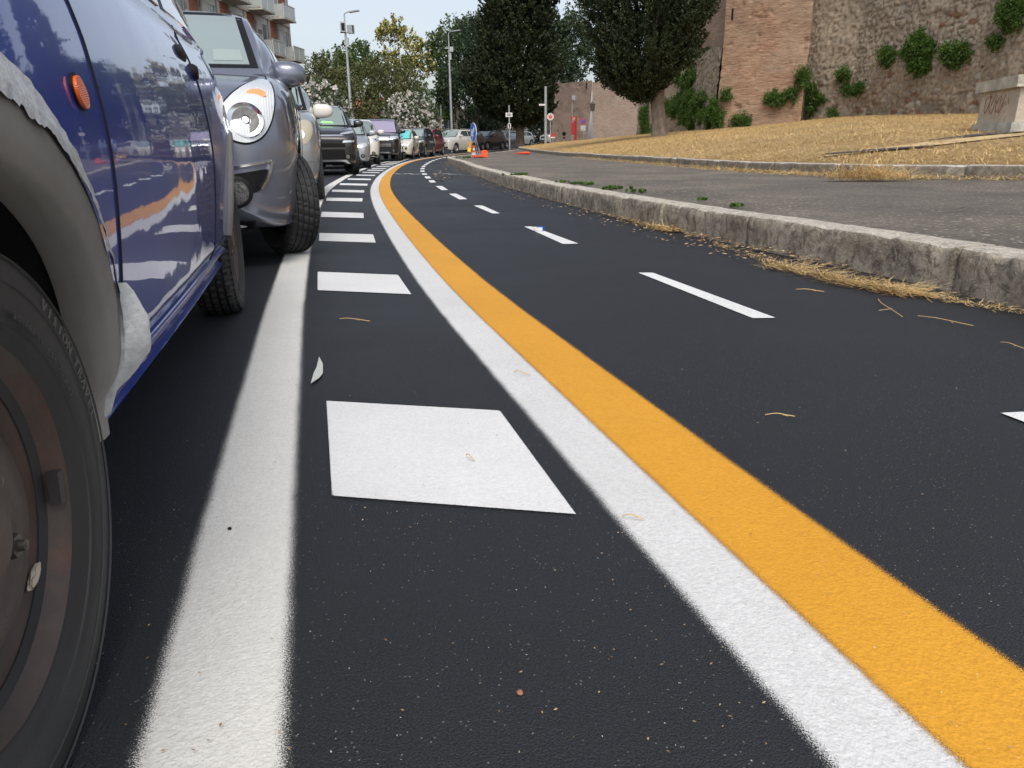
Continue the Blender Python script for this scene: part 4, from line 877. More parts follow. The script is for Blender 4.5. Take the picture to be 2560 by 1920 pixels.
q=zof(1176,362,Yb,e); m=MB(); m.tube([(q.x,-.08,q.z+.12),(q.x-.02,-.08,q.z-.12)],.055,10); l_=m.build('warning_lamp',simple('lamp_orange',(.75,.33,.03),.35,coat=.5),e); m=MB(); m.box((q.x-.045,-.08,q.z-.19),(.13,.12,.15),ry=.15); m.build('battery_box',M['yellowp'],l_); m=MB(); m.box((q.x-.05,-.08,q.z-.275),(.12,.11,.03),ry=.15); m.build('base_cap',M['black'],l_)
# traffic cone
cb=P(1185,390,Yb*1.02); cb.z=b.z; cn=tag(empty('traffic_cone',cb),'upright red and white striped traffic cone standing behind the blue arrow sign','traffic cone','cones and weights at the road works')
hc=28*s; pr=[(.0,.0)]; m=MB(); m.lathe([(.11,.02),(.095,hc*.2)],axis=(0,0,1),seg=20); m.lathe([(.078,hc*.42),(.062,hc*.6)],axis=(0,0,1),seg=20); m.lathe([(.047,hc*.8),(.03,hc),(0,hc)],axis=(0,0,1),seg=20); m.box((0,0,.012),(.3,.3,.03)); m.build('cone_body',M['orange'],cn,smooth=40)
m=MB(); m.lathe([(.0955,hc*.2),(.0785,hc*.42)],axis=(0,0,1),seg=20); m.lathe([(.0625,hc*.6),(.0475,hc*.8)],axis=(0,0,1),seg=20); m.build('white_band',M['signwhite'],cn,smooth=40)
# orange weight block and flat bag
wb=P(1211,391,Yb*.99); wb.z=b.z; m=MB(); w_=15*s; h_=17*s; m.box((0,0,h_/2),(w_,w_*.7,h_),rz=.15)
o=m.build('weight_block',M['orange'],None,loc=wb); bm=bmesh.new(); bm.from_mesh(o.data); bmesh.ops.bevel(bm,geom=bm.edges[:],offset=.02,segments=2,affect='EDGES'); bmesh.ops.subdivide_edges(bm,edges=bm.edges[:],cuts=3,use_grid_fill=True)
for v in bm.verts: v.co+=Vector((mn.noise(v.co*14),mn.noise(v.co*14+Vector((5,0,0))),mn.noise(v.co*14+Vector((9,0,0)))))*.012
bm.to_mesh(o.data); bm.free(); tag(o,'upright square orange ballast block right of the striped cone','ballast block','cones and weights at the road works')
def flatcone(name,p0,p1,r,lab,cat):
    d=p1-p0; L=d.length; m=MB(); m.lathe([(0,0),(r,.0),(r*1.02,L*.15),(r*.6,L*.6),(r*.2,L),(0,L)],axis=d,seg=16); 
    for i,v in enumerate(m.v): q=Vector(v); m.v[i]=(q.x,q.y,(q.z)*.62+r*.62)
    o=m.build(name,M['orange'],None,smooth=50,loc=p0); tag(o,lab,cat,'cones and weights at the road works'); return o
a=P(1204,390,Yb*.985); a.z=b.z; c=P(1180,394,Yb*.95); c.z=b.z; flatcone('fallen_cone',a,c,.075,'flattened orange cone lying against the square orange block','traffic cone')
a=G(1322,386,.18); c=G(1286,389,.18); a.z=c.z=zr(a.y)+.18; c.y=a.y-.6; flatcone('fallen_cone',a,c,.1,'orange cone lying alone on its side by the tip of the lawn kerb','traffic cone')
# ================================================================== LITTER
def onroad(x,y,b=0): g=G(x,y,b); return g
def strawpile(pts,n,rad,zb,name,lab,hgt=.03,l=(.04,.16),mat='straw',wid=.0016,fl=.18):
    cv=catmull(pts,8)
    def f():
        p=rnd.choice(cv); a=rnd.uniform(0,6.28); q=rnd.random()**.5*rad; return (p.x+math.cos(a)*q,p.y+math.sin(a)*q,zb+.004+rnd.random()**1.6*hgt*(1-q/rad*.8))
    return blades(n,f,l[0],l[1],wid,fl,M[mat],name,lab,'straw',curl=.5)
kb=lambda L:[G(*p) for p in L]
strawpile(kb([(1945,672),(2010,684),(2080,704),(2150,718),(2230,730),(2280,740)]),1150,.06,0,'straw_pile','heap of dry straw on the asphalt against the kerb',.03,(.03,.15),wid=.0013,fl=.2)
strawpile(kb([(1620,560),(1700,580),(1800,618),(1900,650),(1935,668)]),380,.03,0,'straw','thin line of straw along the foot of the kerb',.015,(.02,.08),wid=.0013)
strawpile(kb([(1480,520),(1560,548),(1640,572),(1690,580)]),700,.07,0,'straw','straw drift beside the kerb further up the lane',.03,(.04,.15),wid=.002)
strawpile(kb([(1350,478),(1420,505),(1500,525)]),420,.08,0,'straw','straw drift at the kerb beyond the first',.03,(.04,.15),wid=.003)
strawpile(kb([(2290,740),(2400,760),(2560,785)]),260,.04,0,'straw','sparse straw at the near end of the kerb',.02,(.02,.07),wid=.0012)
def k2f():
    i=rnd.randrange(30,150); p=k2[min(i,len(k2)-1)].lerp(k2[min(i+1,len(k2)-1)],rnd.random()); q=rnd.random()**2*.5; return (p.x-q*.7-.02,p.y-q*.7-.05,.178+zr(p.y)+rnd.random()*.03*(1-q*1.5))
blades(5000,k2f,.05,.2,.003,.2,M['straw'],'straw','dry straw gathered along the foot of the lawn kerb','straw',curl=.5)
pt=G(2180,452,.18); 
def tft():
    a=rnd.uniform(0,6.28); q=rnd.random()**.7*.35; return (pt.x+math.cos(a)*q*1.4,pt.y+math.sin(a)*q*.5+.1,.18+rnd.random()*.12*(1-q*2))
blades(900,tft,.1,.35,.0028,.5,M['straw'],'straw_clump','clump of long straw hanging over the lawn kerb','straw',curl=.7)
# leaves on the far lane and along the kerb
def leaflitter(n,fn,size,name,lab,mat='debris'):
    V=np.zeros((n,4,3))
    for i in range(n):
        p=Vector(fn()); a=rnd.uniform(0,6.28); s=size*rnd.uniform(.5,1.4); u=Vector((math.cos(a),math.sin(a),rnd.uniform(-.3,.3)))*s; v=Vector((-math.sin(a),math.cos(a),rnd.uniform(-.3,.3)))*s*.5; V[i]=[p-u,p-v,p+u,p+v]
    return stuff(fastmesh(name,V.reshape(-1,3),4,M[mat]),lab,'leaves')
def kf():
    i=int(rnd.uniform(.22,.6)*len(k1)); p=k1[i].lerp(k1[i+1],rnd.random()); q=rnd.random()**2.2*.35; return (p.x-q-.03,p.y-q*.3,zr(p.y)+.015+rnd.random()*.02*(1-q))
leaflitter(1500,kf,.014,'leaf_litter','brown leaves and bits gathered along the foot of the kerb')
def lf():
    p=G(rnd.gauss(1105,14),rnd.uniform(395,455)); return (p.x,p.y,p.z+.01)
leaflitter(130,lf,.03,'leaf_litter','scattered pale leaves on the far part of the cycle lane')
def lf():
    p=G(rnd.uniform(150,2560),rnd.uniform(480,1900)); return (p.x,p.y,p.z+.009)
leaflitter(240,lf,.0022,'grit','tiny brown crumbs and grit scattered on the new asphalt')
def lf():
    p=G(rnd.uniform(200,2560),1920-rnd.random()**.8*1300); return (p.x,p.y,p.z+.009)
leaflitter(420,lf,.0011,'grit','tiny pale grains scattered on the new asphalt','oflow')
for i,(x0,y0,x1,y1,lab) in enumerate([(2195,753,2255,797,'thin branching straw stem on the asphalt near the kerb'),(2294,795,2432,820,'long straw stem with a bent tip on the asphalt near the right edge'),(850,802,925,808,'short straw stem between the white bars by the second bar'),
    (1285,936,1325,944,'short brown stem lying on the white lane line'),(1912,1045,1986,1049,'hooked straw stem in the middle of the lane'),(2500,862,2560,878,'straw stem cut by the right edge of the picture'),(1166,1146,1186,1160,'short tan splinter on the first white bar'),(1555,1300,1610,1308,'brown straw stem crossing the gap beside the white line'),(1990,728,2060,734,'straight straw stem just right of the nearest dash'),(1012,580,1180,616,'small straw twig up the lane')][:9]):
    a=G(x0,y0); c=G(x1,y1); L=(c-a).length; m=MB(); n=(c-a).cross(Vector((0,0,1))).normalized(); r_=.0007+.00028*a.y
    pts=[a+Vector((0,0,.008)),a.lerp(c,.35)+n*L*.05+Vector((0,0,.014)),a.lerp(c,.7)+n*L*.02+Vector((0,0,.011)),c+Vector((0,0,.008))]; m.tube([p-a for p in catmull(pts,4)],r_,5)
    m.tube([a.lerp(c,.6)-a+Vector((0,0,.01)),a.lerp(c,.75)-a+n*L*.18+Vector((0,0,.012))],r_*.7,4)
    tag(m.build('straw_stem',M['straw'],None,loc=a),lab,'straw stem','straw stems lying on the asphalt')
b=G(1346,578); m=MB(); m.box((0,0,.012),(.075,.045,.024),rz=-.35); o=m.build('cigarette_box',[M['signwhite']],None,loc=b+Vector((0,0,.006))); tag(o,'small crushed blue and white cardboard box on the second nearest lane dash','cardboard box')
m=MB(); m.box((.014,-.003,.0125),(.05,.047,.026),rz=-.35); m.build('blue_print',M['signblue'],o)
q=[G(*p) for p in big([(690,776),(698,792),(698,812),(690,822),(672,834),(678,812),(684,800)])]; m=MB(); a=q[0]; m.prism([p-a for p in q],(0,0,1),.0015); tag(m.build('plastic_scrap',simple('scrap',(.50,.53,.48),.4),None,loc=a+Vector((0,0,.007))),'jagged pale plastic fragment between the edge line and the bars','plastic fragment')
for x,y,s,lab,mt in ((1300,1742,.004,'small rust brown pebble at the bottom centre of the lane','debris'),(575,1329,.0035,'dark pebble on the wide white edge line','black')):
    bm=bmesh.new(); bmesh.ops.create_icosphere(bm,subdivisions=2,radius=s)
    for v in bm.verts: v.co*=1+.3*mn.noise(v.co*300); v.co.z*=.6
    me=bpy.data.meshes.new('pebble'); bm.to_mesh(me); bm.free(); me.materials.append(simple('rust_pebble',(.3,.13,.07),.8) if mt=='debris' else M[mt]); o=bpy.data.objects.new('pebble',me); COL.objects.link(o); o.location=G(x,y)+Vector((0,0,.006)); tag(o,lab,'pebble')
# weeds in the pavement joint behind the kerb
for i,(x,y,sz,lab) in enumerate([(1300,439,.14,'farthest low weed patch growing behind the kerb'),(1408,456,.06,'small weed between the far patch and the pair behind the kerb'),(1476,462,.09,'left one of the weed pair in the joint behind the kerb'),(1440,460,.05,'tiny sprig just left of the weed pair behind the kerb'),(1530,473,.12,'broad weed behind the kerb, fourth along from the far patch'),(1595,481,.09,'weed nearest the camera of the row behind the kerb'),(1750,501,.04,'lone tiny sprig on the pavement behind the kerb'),(1840,517,.05,'small sprig in the pavement crack nearest the camera'),(1165,395,.3,'grass tuft at the far nose of the kerb')]):
    b=G(x,y,.18); C=np.array([[rnd.gauss(0,sz*.6),rnd.gauss(0,sz*.4),.01] for _ in range(16)]); D=np.array([[rnd.gauss(0,.6),rnd.gauss(0,.6),1] for _ in range(16)]); D/=np.linalg.norm(D,axis=1)[:,None]
    V=tufts(C,D,np.full(16,sz*.22),np.full(16,sz*.2),14,.012+sz*.09); V[:,2]=np.abs(V[:,2]); o=fastmesh('weed',V,4,M['ivy']); o.location=b; tag(o,lab,'weed','weeds behind the kerb')
# ================================================================== CARS
def ring(half):                       # half: [(x,z)..] bottom centre -> top centre ; full closed ring
    return half+[(-x,z) for x,z in half[-2:0:-1]]
def smooth_half(pts,n=5):
    c=catmull([Vector((x,0,z)) for x,z in pts],n); return [(max(0,p.x),p.z) for p in c]
def loft(bm,secs):
    """secs: [(y,[(x,z)...ring])]"""
    rows=[]
    for y,r in secs: rows.append([bm.verts.new((x,y if not hasattr(y,'__call__') else y(x,z),z)) for x,z in r])
    n=len(rows[0])
    for a,b in zip(rows,rows[1:]):
        for k in range(n): bm.faces.new((a[k],a[(k+1)%n],b[(k+1)%n],b[k]))
    bm.faces.new(rows[0][::-1]); bm.faces.new(rows[-1])
def lerp(a,b,t): return a+(b-a)*t
def pl(pts,x): return float(np.interp(x,[p[0] for p in pts],[p[1] for p in pts]))
def spl(pts,x):
    xs=[p[0] for p in pts]; 
    if x<=xs[0]: return pts[0][1]
    if x>=xs[-1]: return pts[-1][1]
    i=max(j for j in range(len(xs)) if xs[j]<=x); i=min(i,len(xs)-2); 
    def m(j):
        if j<=0: return (pts[1][1]-pts[0][1])/(xs[1]-xs[0])
        if j>=len(xs)-1: return (pts[-1][1]-pts[-2][1])/(xs[-1]-xs[-2])
        return (pts[j+1][1]-pts[j-1][1])/(xs[j+1]-xs[j-1])
    h=xs[i+1]-xs[i]; t=(x-xs[i])/h; a,b=pts[i][1],pts[i+1][1]; ma,mb_=m(i)*h,m(i+1)*h
    return (2*t**3-3*t*t+1)*a+(t**3-2*t*t+t)*ma+(-2*t**3+3*t*t)*b+(t**3-t*t)*mb_
class Body: pass
def boolcut(bm,cutters):
    me=bpy.data.meshes.new('t'); bmesh.ops.recalc_face_normals(bm,faces=bm.faces[:]); bm.to_mesh(me); o=bpy.data.objects.new('t',me); COL.objects.link(o); dead=[o]
    me.materials.append(M['black']); me.materials.append(M['dark'])
    for c in cutters:
        m2=bpy.data.meshes.new('c'); bmesh.ops.recalc_face_normals(c,faces=c.faces[:])
        for f in c.faces: f.material_index=1
        c.to_mesh(m2); m2.materials.append(M['black']); m2.materials.append(M['dark']); q=bpy.data.objects.new('c',m2); COL.objects.link(q); dead.append(q)
        md=o.modifiers.new('b','BOOLEAN'); md.object=q; md.operation='DIFFERENCE'; md.solver='EXACT'
    dg=bpy.context.evaluated_depsgraph_get(); dg.update(); ev=o.evaluated_get(dg).to_mesh(); r=bmesh.new(); r.from_mesh(ev); o.evaluated_get(dg).to_mesh_clear()
    for d in dead: 
        m_=d.data; bpy.data.objects.remove(d); bpy.data.meshes.remove(m_)
    return r
def cyl(y,z,r,x0,x1,seg=40,ry=None):
    b=bmesh.new(); A=[b.verts.new((x0,y+r*math.cos(2*pi*k/seg),z+(ry or r)*math.sin(2*pi*k/seg))) for k in range(seg)]; B=[b.verts.new((x1,v.co.y,v.co.z)) for v in A]
    for k in range(seg): b.faces.new((A[k],A[(k+1)%seg],B[(k+1)%seg],B[k]))
    b.faces.new(A[::-1]); b.faces.new(B); return b
def shell(S):
    """S: spec dict -> (bmesh lower, bmesh green, BVH)"""
    L,hw=S['L'],S['hw']; fo=S['fo']; wb=S['wb']
    top=S['top']; bot=S['bot']; plan=S['plan']; nf=S['nose']; nr=S['tail']; sec=S.get('sec') or [(0,0),(.84,0),(.93,.05),(.965,.16),(.985,.34),(1.,.56),(.992,.76),(.955,.91),(.86,.985),(.6,1.01),(0,1.03)]
    ys=[]; e=S.get('nlen',.28); n=12
    ys=[e*(k/n)**2 for k in range(n)]+list(np.linspace(e,L-.25,34))+[L-.25*((n-k)/n)**2 for k in range(1,n+1)]
    secs=[]
    for y in ys:
        t=min(1,y/e); kf=(1-(1-t)**2.6)**(1/2.6); t2=min(1,(L-y)/.25); kr=(1-(1-t2)**2.6)**(1/2.6)
        zt,zb,w=spl(top,y),spl(bot,y),spl(plan,y)*hw
        if t<1: zt=lerp(nf[1],zt,kf); zb=lerp(nf[0],zb,kf); w=lerp(nf[2]*hw,w,kf)
        if t2<1: zt=lerp(nr[1],zt,kr); zb=lerp(nr[0],zb,kr); w=lerp(nr[2]*hw,w,kr)
        h=zt-zb; half=smooth_half([(x*w,zb+z*h) for x,z in sec],4); secs.append((y,ring(half)))
    bl=bmesh.new(); loft(bl,secs)
    g=S['green']; cy=g['cowl']; bg_=bmesh.new(); secs=[]; H=S['H']; belt=g['belt']; roof=g['roof']  # roof: [(y,z)] incl windscreen
    y0,y1=roof[0][0],roof[-1][0]
    for y in np.linspace(y0,y1,44):
        zt=pl(roof,y) if g.get('lin') else spl(roof,y); zb=spl(belt,y); wb_=spl(g['wbase'],y)*hw; wt=spl(g['wtop'],y)*hw; hf=H-zb; k=max(0.,min(1,(zt-zb)/hf)); w1=lerp(wb_,wt,k**1.15)
        r=min(.09,(zt-zb)*.5+.004)
        half=smooth_half([(0,zb-.25),(wb_-.02,zb-.25),(wb_,zb),(lerp(wb_,w1,.5)+.012*k,zb+(zt-zb)*.5),(w1,zt-r),(w1-r*.35,zt-r*.25),(w1-r*1.4,zt+.004),(w1*.5,zt+.018),(0,zt+.025)],3); secs.append((y,ring(half)))
    loft(bg_,secs)
    return bl,bg_
def cdt(poly,step):
    poly=[Vector(p) for p in poly]; B=[]
    for a,b in zip(poly,poly[1:]+poly[:1]):
        n=max(1,int((b-a).length/step)); B+=[a.lerp(b,k/n) for k in range(n)]
    xs=[p.x for p in B]; ys=[p.y for p in B]; I=[]
    def inside(x,y):
        c=False; j=len(B)-1
        for i in range(len(B)):
            if (B[i].y>y)!=(B[j].y>y) and x<(B[j].x-B[i].x)*(y-B[i].y)/(B[j].y-B[i].y+1e-12)+B[i].x: c=not c
            j=i
        return c
    x=min(xs)+step*.5
    while x<max(xs):
        y=min(ys)+step*.5
        while y<max(ys):
            if inside(x,y) and min((b-Vector((x,y))).length for b in B)>step*.45: I.append(Vector((x,y)))
            y+=step
        x+=step
    r=geometry.delaunay_2d_cdt(B+I,[(i,(i+1)%len(B)) for i in range(len(B))],[],1,1e-6)
    return r[0],r[2],len(B)
def conform(bvh,poly,axis,off=.004,step=.04,thick=.012,mirror=False,sgn=1,smoothpoly=0,grow=0):
    """project a 2-D polygon on the body. axis 'F' (x,z) from the front, 'R' rear, 'S' (y,z) side, 'T' (x,y) top"""
    if smoothpoly: 
        q=[Vector((p[0],p[1],0)) for p in poly]; n=len(q); o=[]
        for i in range(n):
            p0,p1,p2,p3=q[i-1],q[i],q[(i+1)%n],q[(i+2)%n]
            for k in range(smoothpoly): t=k/smoothpoly; v=.5*((2*p1)+(p2-p0)*t+(2*p0-5*p1+4*p2-p3)*t*t+(3*p1-p0-3*p2+p3)*t**3); o.append((v.x,v.y))
        poly=o
    V,Fc,nb=cdt(poly,step); mb=MB(); out=[]; nn=[]
    for p in V:
        if axis=='F': o,d=Vector((p.x*sgn,-3,p.y)),Vector((0,1,0))
        elif axis=='R': o,d=Vector((p.x*sgn,9,p.y)),Vector((0,-1,0))
        elif axis=='S': o,d=Vector((3*sgn,p.x,p.y)),Vector((-sgn,0,0))
        else: o,d=Vector((p.x*sgn,p.y,5)),Vector((0,0,-1))
        h,nm,_,_=bvh.ray_cast(o,d)
        if h is None: h,nm,_,_=bvh.find_nearest(o+d*3)
        if nm.dot(d)>0: nm=-nm
        out.append(h); nn.append(nm)
    if axis=='F':
        md_=sorted(h.y for h in out)[len(out)//2]
        for i_,h in enumerate(out):
            if h.y>md_+.42:
                h2,n2,_,_=bvh.find_nearest(Vector((h.x,md_+.2,V[i_].y)))
                out[i_]=h2; nn[i_]=n2
    k=len(V); vs=[h+n*off for h,n in zip(out,nn)]+[h-n*thick for h,n in zip(out,nn)]
    from collections import Counter
    ec=Counter(); 
    for f in Fc:
        for a,b in zip(f,f[1:]+f[:1]): ec[(min(a,b),max(a,b))]+=1
    fs=[tuple(f) for f in Fc]; 
    for (a,b),c in ec.items():
        if c==1: fs.append((a,b,b+k,a+k))
    mb.add(vs,fs); return mb
def cbuild(mb,name,mat,parent,smooth=50):
    o=mb.build(name,mat,parent,smooth=smooth); bm=bmesh.new(); bm.from_mesh(o.data); bmesh.ops.recalc_face_normals(bm,faces=bm.faces[:]); bm.to_mesh(o.data); bm.free(); o.data.polygons.foreach_set('use_smooth',[True]*len(o.data.polygons)); o.data.set_sharp_from_angle(angle=R(smooth)); return o
def strip(pts,w):                      # open polyline -> thin polygon
    P2=[Vector(p) for p in pts]; A=[];B=[]
    for i,p in enumerate(P2):
        t=(P2[min(i+1,len(P2)-1)]-P2[max(i-1,0)]).normalized(); n=Vector((-t.y,t.x))*w/2; A.append(p+n); B.append(p-n)
    return A+B[::-1]
def tyre_mesh(Rr,w,rr,tread=True,seg=72,side=1):
    """axis x, outer side +x"""
    h=w/2; pr=[(rr,h*.62),(rr+.006,h*.78),(lerp(rr,Rr,.35),h*.97),(lerp(rr,Rr,.6),h*1.0),(lerp(rr,Rr,.82),h*.96),(Rr-.014,h*.88),(Rr-.004,h*.76)]
    g=[]; 
    if tread:
        for x in (.52,.18,-.18,-.52): g+=[(Rr-.001,h*(x+.07)),(Rr-.009,h*(x+.055)),(Rr-.009,h*(x-.055)),(Rr-.001,h*(x-.07))]
    pr=pr+g+[(Rr-.004,-h*.76),(Rr-.014,-h*.88),(lerp(rr,Rr,.6),-h),(rr,-h*.62),(rr-.02,-h*.5),(rr-.02,h*.5),(rr,h*.62)]
    def rf(j,k,r):
        if not tread: return r
        sh=(j in(5,6)) or j in (6+len(g)+1,6+len(g)+2)
        if sh and k%3==0: return r-.008
        if 6<j<=6+len(g) and (j-7)%4 in(0,3) and (k+(j//4))%4==0: return r-.006
        return r
    mb=MB(); mb.lathe(pr,seg=seg,rfun=rf); return mb
def wheel(parent,c,Rr,w,side,style='alloy',rimR=None,steer=0.,detail=False,mat=None,seg=None,cast=True):
    rr=rimR or Rr*.64; seg=seg or (150 if detail else 48)
    mb=tyre_mesh(Rr,w,rr,detail,seg); 
    T=Matrix.Translation(Vector(c))@Matrix.Rotation(steer,4,'Z')@(Matrix.Rotation(pi,4,'Z') if side<0 else Matrix.Identity(4))
    t=xf(mb,T).build('wheel',M['rubber'],parent,smooth=35)
    mat=mat or M['alloy']; m=MB(); h=w/2
    if style=='steel': return t,T
    m.lathe([(rr+.004,h*.70),(rr-.004,h*.80),(rr-.02,h*.66),(rr-.03,h*.3),(rr*.93,-h*.6)],seg=40)
    ns={'alloy':7,'five':5,'ten':10,'multi':9}.get(style,7)
    for k in range(ns):
        a=2*pi*k/ns; u=Vector((0,math.cos(a),math.sin(a))); v=Vector((0,-math.sin(a),math.cos(a))); s=.022 if ns>5 else .038
        q=[u*rr*.14+v*s*1.3,u*(rr*.95)+v*s*1.25,u*(rr*.95)-v*s*1.25,u*rr*.14-v*s*1.3]; m.prism([p+Vector((h*.42,0,0)) for p in q],(1,0,0),.028)
    m.lathe([(0,h*.66),(rr*.17,h*.64),(rr*.2,h*.4)],seg=20)
    o=xf(m,T).build('rim',mat,t,smooth=35)
    m=MB(); m.lathe([(0,h*.05),(rr*.92,h*.05)],seg=32); xf(m,T).build('brake',M['dark'],t)
    return t,T
def mirror_part(S,parent,mat,side,y,z,sz=(.12,.07,.085)):
    hw=S['hw']; w1=spl(S['green']['wbase'],y)*hw; cx=side*(w1+.045+sz[0]+S.get('mirdx',0)); bm=bmesh.new(); bmesh.ops.create_uvsphere(bm,u_segments=20,v_segments=12,radius=1)
    for v in bm.verts:
        x,yy,zz_=v.co; 
        def se(q,p=.72): return math.copysign(abs(q)**p,q)
        v.co=Vector((cx+se(x)*sz[0],y+(yy if yy<0 else yy*.35)*sz[1],z+se(zz_)*sz[2]*(1-.15*x*side)))
        if v.co.y>y+sz[1]*.25: v.co.y=y+sz[1]*.25
    me=bpy.data.meshes.new('mirror'); bm.to_mesh(me); bm.free(); me.materials.append(mat); me.polygons.foreach_set('use_smooth',[True]*len(me.polygons)); o=bpy.data.objects.new('mirror',me); COL.objects.link(o); o.parent=parent
    m=MB(); m.tube([(side*(w1-.02),y+.03,z-.06),(side*(w1+.06),y+.015,z-.065),(cx-side*sz[0]*.4,y,z-sz[2]*.8)],[.035,.03,.026],8); m.build('mirror_arm',M['black'],o,smooth=60)
    m=MB(); m.box((cx,y+sz[1]*.27,z),(sz[0]*1.6,.006,sz[2]*1.5)); m.build('mirror_glass',M['glass'],o)
    return o
def make_car(name,label,cat,S,loc,head,grp='cars parked nose to tail along the kerb'):
    root=tag(empty(name,loc,head),label,cat,grp); hw,L,fo,wb,H=S['hw'],S['L'],S['fo'],S['wb'],S['H']; det=S.get('detail',0)
    bl,bg_=shell(S); Rw=S['R']; ar=S.get('arch',Rw+.045); 
    cut=[]
    for y in (fo,fo+wb):
        for s in(-1,1): cut.append(cyl(y,Rw+S.get('archz',.01),ar,s*(hw-.30),s*(hw+.2),48 if not det else 72))
    bl=boolcut(bl,cut)
    me=bpy.data.meshes.new('body'); nb=len(bl.verts); bg_.to_mesh(me); bl2=bmesh.new(); bl2.from_mesh(me); 
    BV=None
    tmp=bpy.data.meshes.new('x'); bl.to_mesh(tmp); v0=[v.co.copy() for v in tmp.vertices]; f0=[tuple(p.vertices) for p in tmp.polygons]; mi0=[p.material_index for p in tmp.polygons]
    bmesh.ops.recalc_face_normals(bl2,faces=bl2.faces[:]); bl2.to_mesh(me); v1=[v.co.copy() for v in me.vertices]; f1=[tuple(i+len(v0) for i in p.vertices) for p in me.polygons]
    mb=MB(); mb.v=[tuple(v) for v in v0+v1]; mb.f=f0+f1; mb.m=mi0+[0]*len(f1); body=mb.build('body',[S['paint'],M['dark']],root,smooth=S.get('sm',38))
    BV=BVHTree.FromPolygons(v0+v1,f0+f1); BVG=BVHTree.FromPolygons(v1,[tuple(i-len(v0) for i in f) for f in f1]); st=.05 if not det else .028
    def pt(nm,poly,ax,mat,off=.004,par=None,sm=0,both=False,th=.012,step=None,sd=1):
        r=[]; BX=BVG if ('window' in nm or 'windscreen' in nm) and 'sticker' not in nm else BV
        for s in ((1,-1) if both else (sd,)): r.append(cbuild(conform(BX,poly,ax,off,step or st,th,sgn=s,smoothpoly=sm),nm,mat,par or root))
        return r[0]
    g=S['green']; 
    # windscreen and windows
    if 'ws' in S: pt('windscreen_frame',S['wsf'],'F',M['black'],.003,sm=0) if 'wsf' in S else None; pt('windscreen',S['ws'],'F',S.get('glass',M['glasslight']),.006)
    for poly in S.get('side',[]): pt('side_window',poly,'S',M['glass'],.004,both=True)
    if 'rear' in S: pt('rear_window',S['rear'],'R',M['glass'],.005)
    pt('tail_light',S.get('tl',[(hw*.66,.78),(hw*.9,.8),(hw*.9,1.0),(hw*.7,1.0)]),'R',M['red'],.006,both=True)
    for i,seam in enumerate(S.get('seams',[])): pt('door_seam',strip(seam,.0032 if det else .012),'S',M['dark'],.0025,both=True,th=.003,step=.02 if det else .08)
    for nm,poly,ax,mat,off,sm,both in S.get('bits',[]): pt(nm,poly,ax,mat,off,sm=sm,both=both)
    for s in (1,-1):
        if s<0 and S.get('skipright'): continue
        hl=cbuild(conform(BV,S['hl'],'F',.007,st*.7,.012,sgn=s,smoothpoly=S.get('hlsm',4)),'headlight',S.get('hlmat',M['lamp']),root)
        for (x,z,r_,mt) in S.get('hlb',[]):
            h,nm,_,_=BV.ray_cast(Vector((x*s,-3,z)),Vector((0,1,0)))
            if h: q=MB(); n_=(nm+Vector((0,-1,0))*1.2).normalized(); q.disc(h-n_*.012,n_,r_,24,th=.022); cbuild(q,'reflector',M[mt],hl)
        if S.get('mirz'): mirror_part(S,root,S.get('mirmat',S['paint']),s,S['mir'],S['mirz'],S.get('mirsz',(.12,.08,.085)))
        for (x,z,r_) in S.get('fog',[]):
            h,nm,_,_=BV.ray_cast(Vector((x*s,-3,z)),Vector((0,1,0)))
            if h: q=MB(); n_=(nm+Vector((0,-1,0))*1.5).normalized(); q.lathe([(r_*1.25,0),(r_*1.25,.02),(r_,.026),(r_*.98,.0)],c=h,axis=n_,seg=24); fo_=cbuild(q,'fog_light',M['black'],root); q=MB(); q.lathe([(0,.008),(r_*.6,.010),(r_,.006)],c=h,axis=n_,seg=24); cbuild(q,'fog_lens',simple('fog_glass',(.16,.16,.15),.15,metal=.6,coat=1,bumps=(70,.5,.01)),fo_)
    if 'plate' in S and S['plate'][2]>.1:
        x,z,wp_=S['plate']; h,nm,_,_=BV.ray_cast(Vector((x,-3,z)),Vector((0,1,0))); q=MB(); q.box((x,h.y-.012,z),(wp_,.012,.11)); p_=q.build('number_plate',M['plate'],root); q=MB(); 
        for s in(-1,1): q.box((x+s*(wp_/2-.02),h.y-.02,z),(.035,.006,.108))
        q.build('blue_band',M['plateblue'],p_)
    if 'badge' in S:
        x,z,r_=S['badge']; h,nm,_,_=BV.ray_cast(Vector((x,-3,z)),Vector((0,1,0))); q=MB(); q.disc(h,nm,r_,24,th=.012); cbuild(q,'badge',M['chrome'],root)
    for hy,hz_ in S.get('handles',[]):
        for s in(1,-1):
            h,nm,_,_=BV.ray_cast(Vector((3*s,hy,hz_)),Vector((-s,0,0))); q=MB(); q.tube([h+Vector((0,-.09,0)),h+Vector((s*.03,-.05,0)),h+Vector((s*.03,.05,0)),h+Vector((0,.09,0))],.012,8); q.build('door_handle',S.get('hmat',S['paint']),root,smooth=60)
    if S.get('rails'):
        for s in(1,-1):
            zr_=H+.03; w_=spl(g['wtop'],fo+wb*.5)*hw-.05; q=MB(); y0,y1=S['rails']; q.tube([(s*w_,y0,zr_-.05),(s*w_,y0+.1,zr_+.03),(s*w_,y1-.1,zr_+.03),(s*w_,y1,zr_-.05)],.022,6); q.build('roof_rail',S.get('railmat',M['black']),root,smooth=60)
    # underside, wheels
    q=MB(); q.box((0,L/2,S['bot'][1][1]+.06),(hw*1.4,L*.8,.1)); q.build('underbody',M['dark'],root)
    tw=S.get('tw',.2)
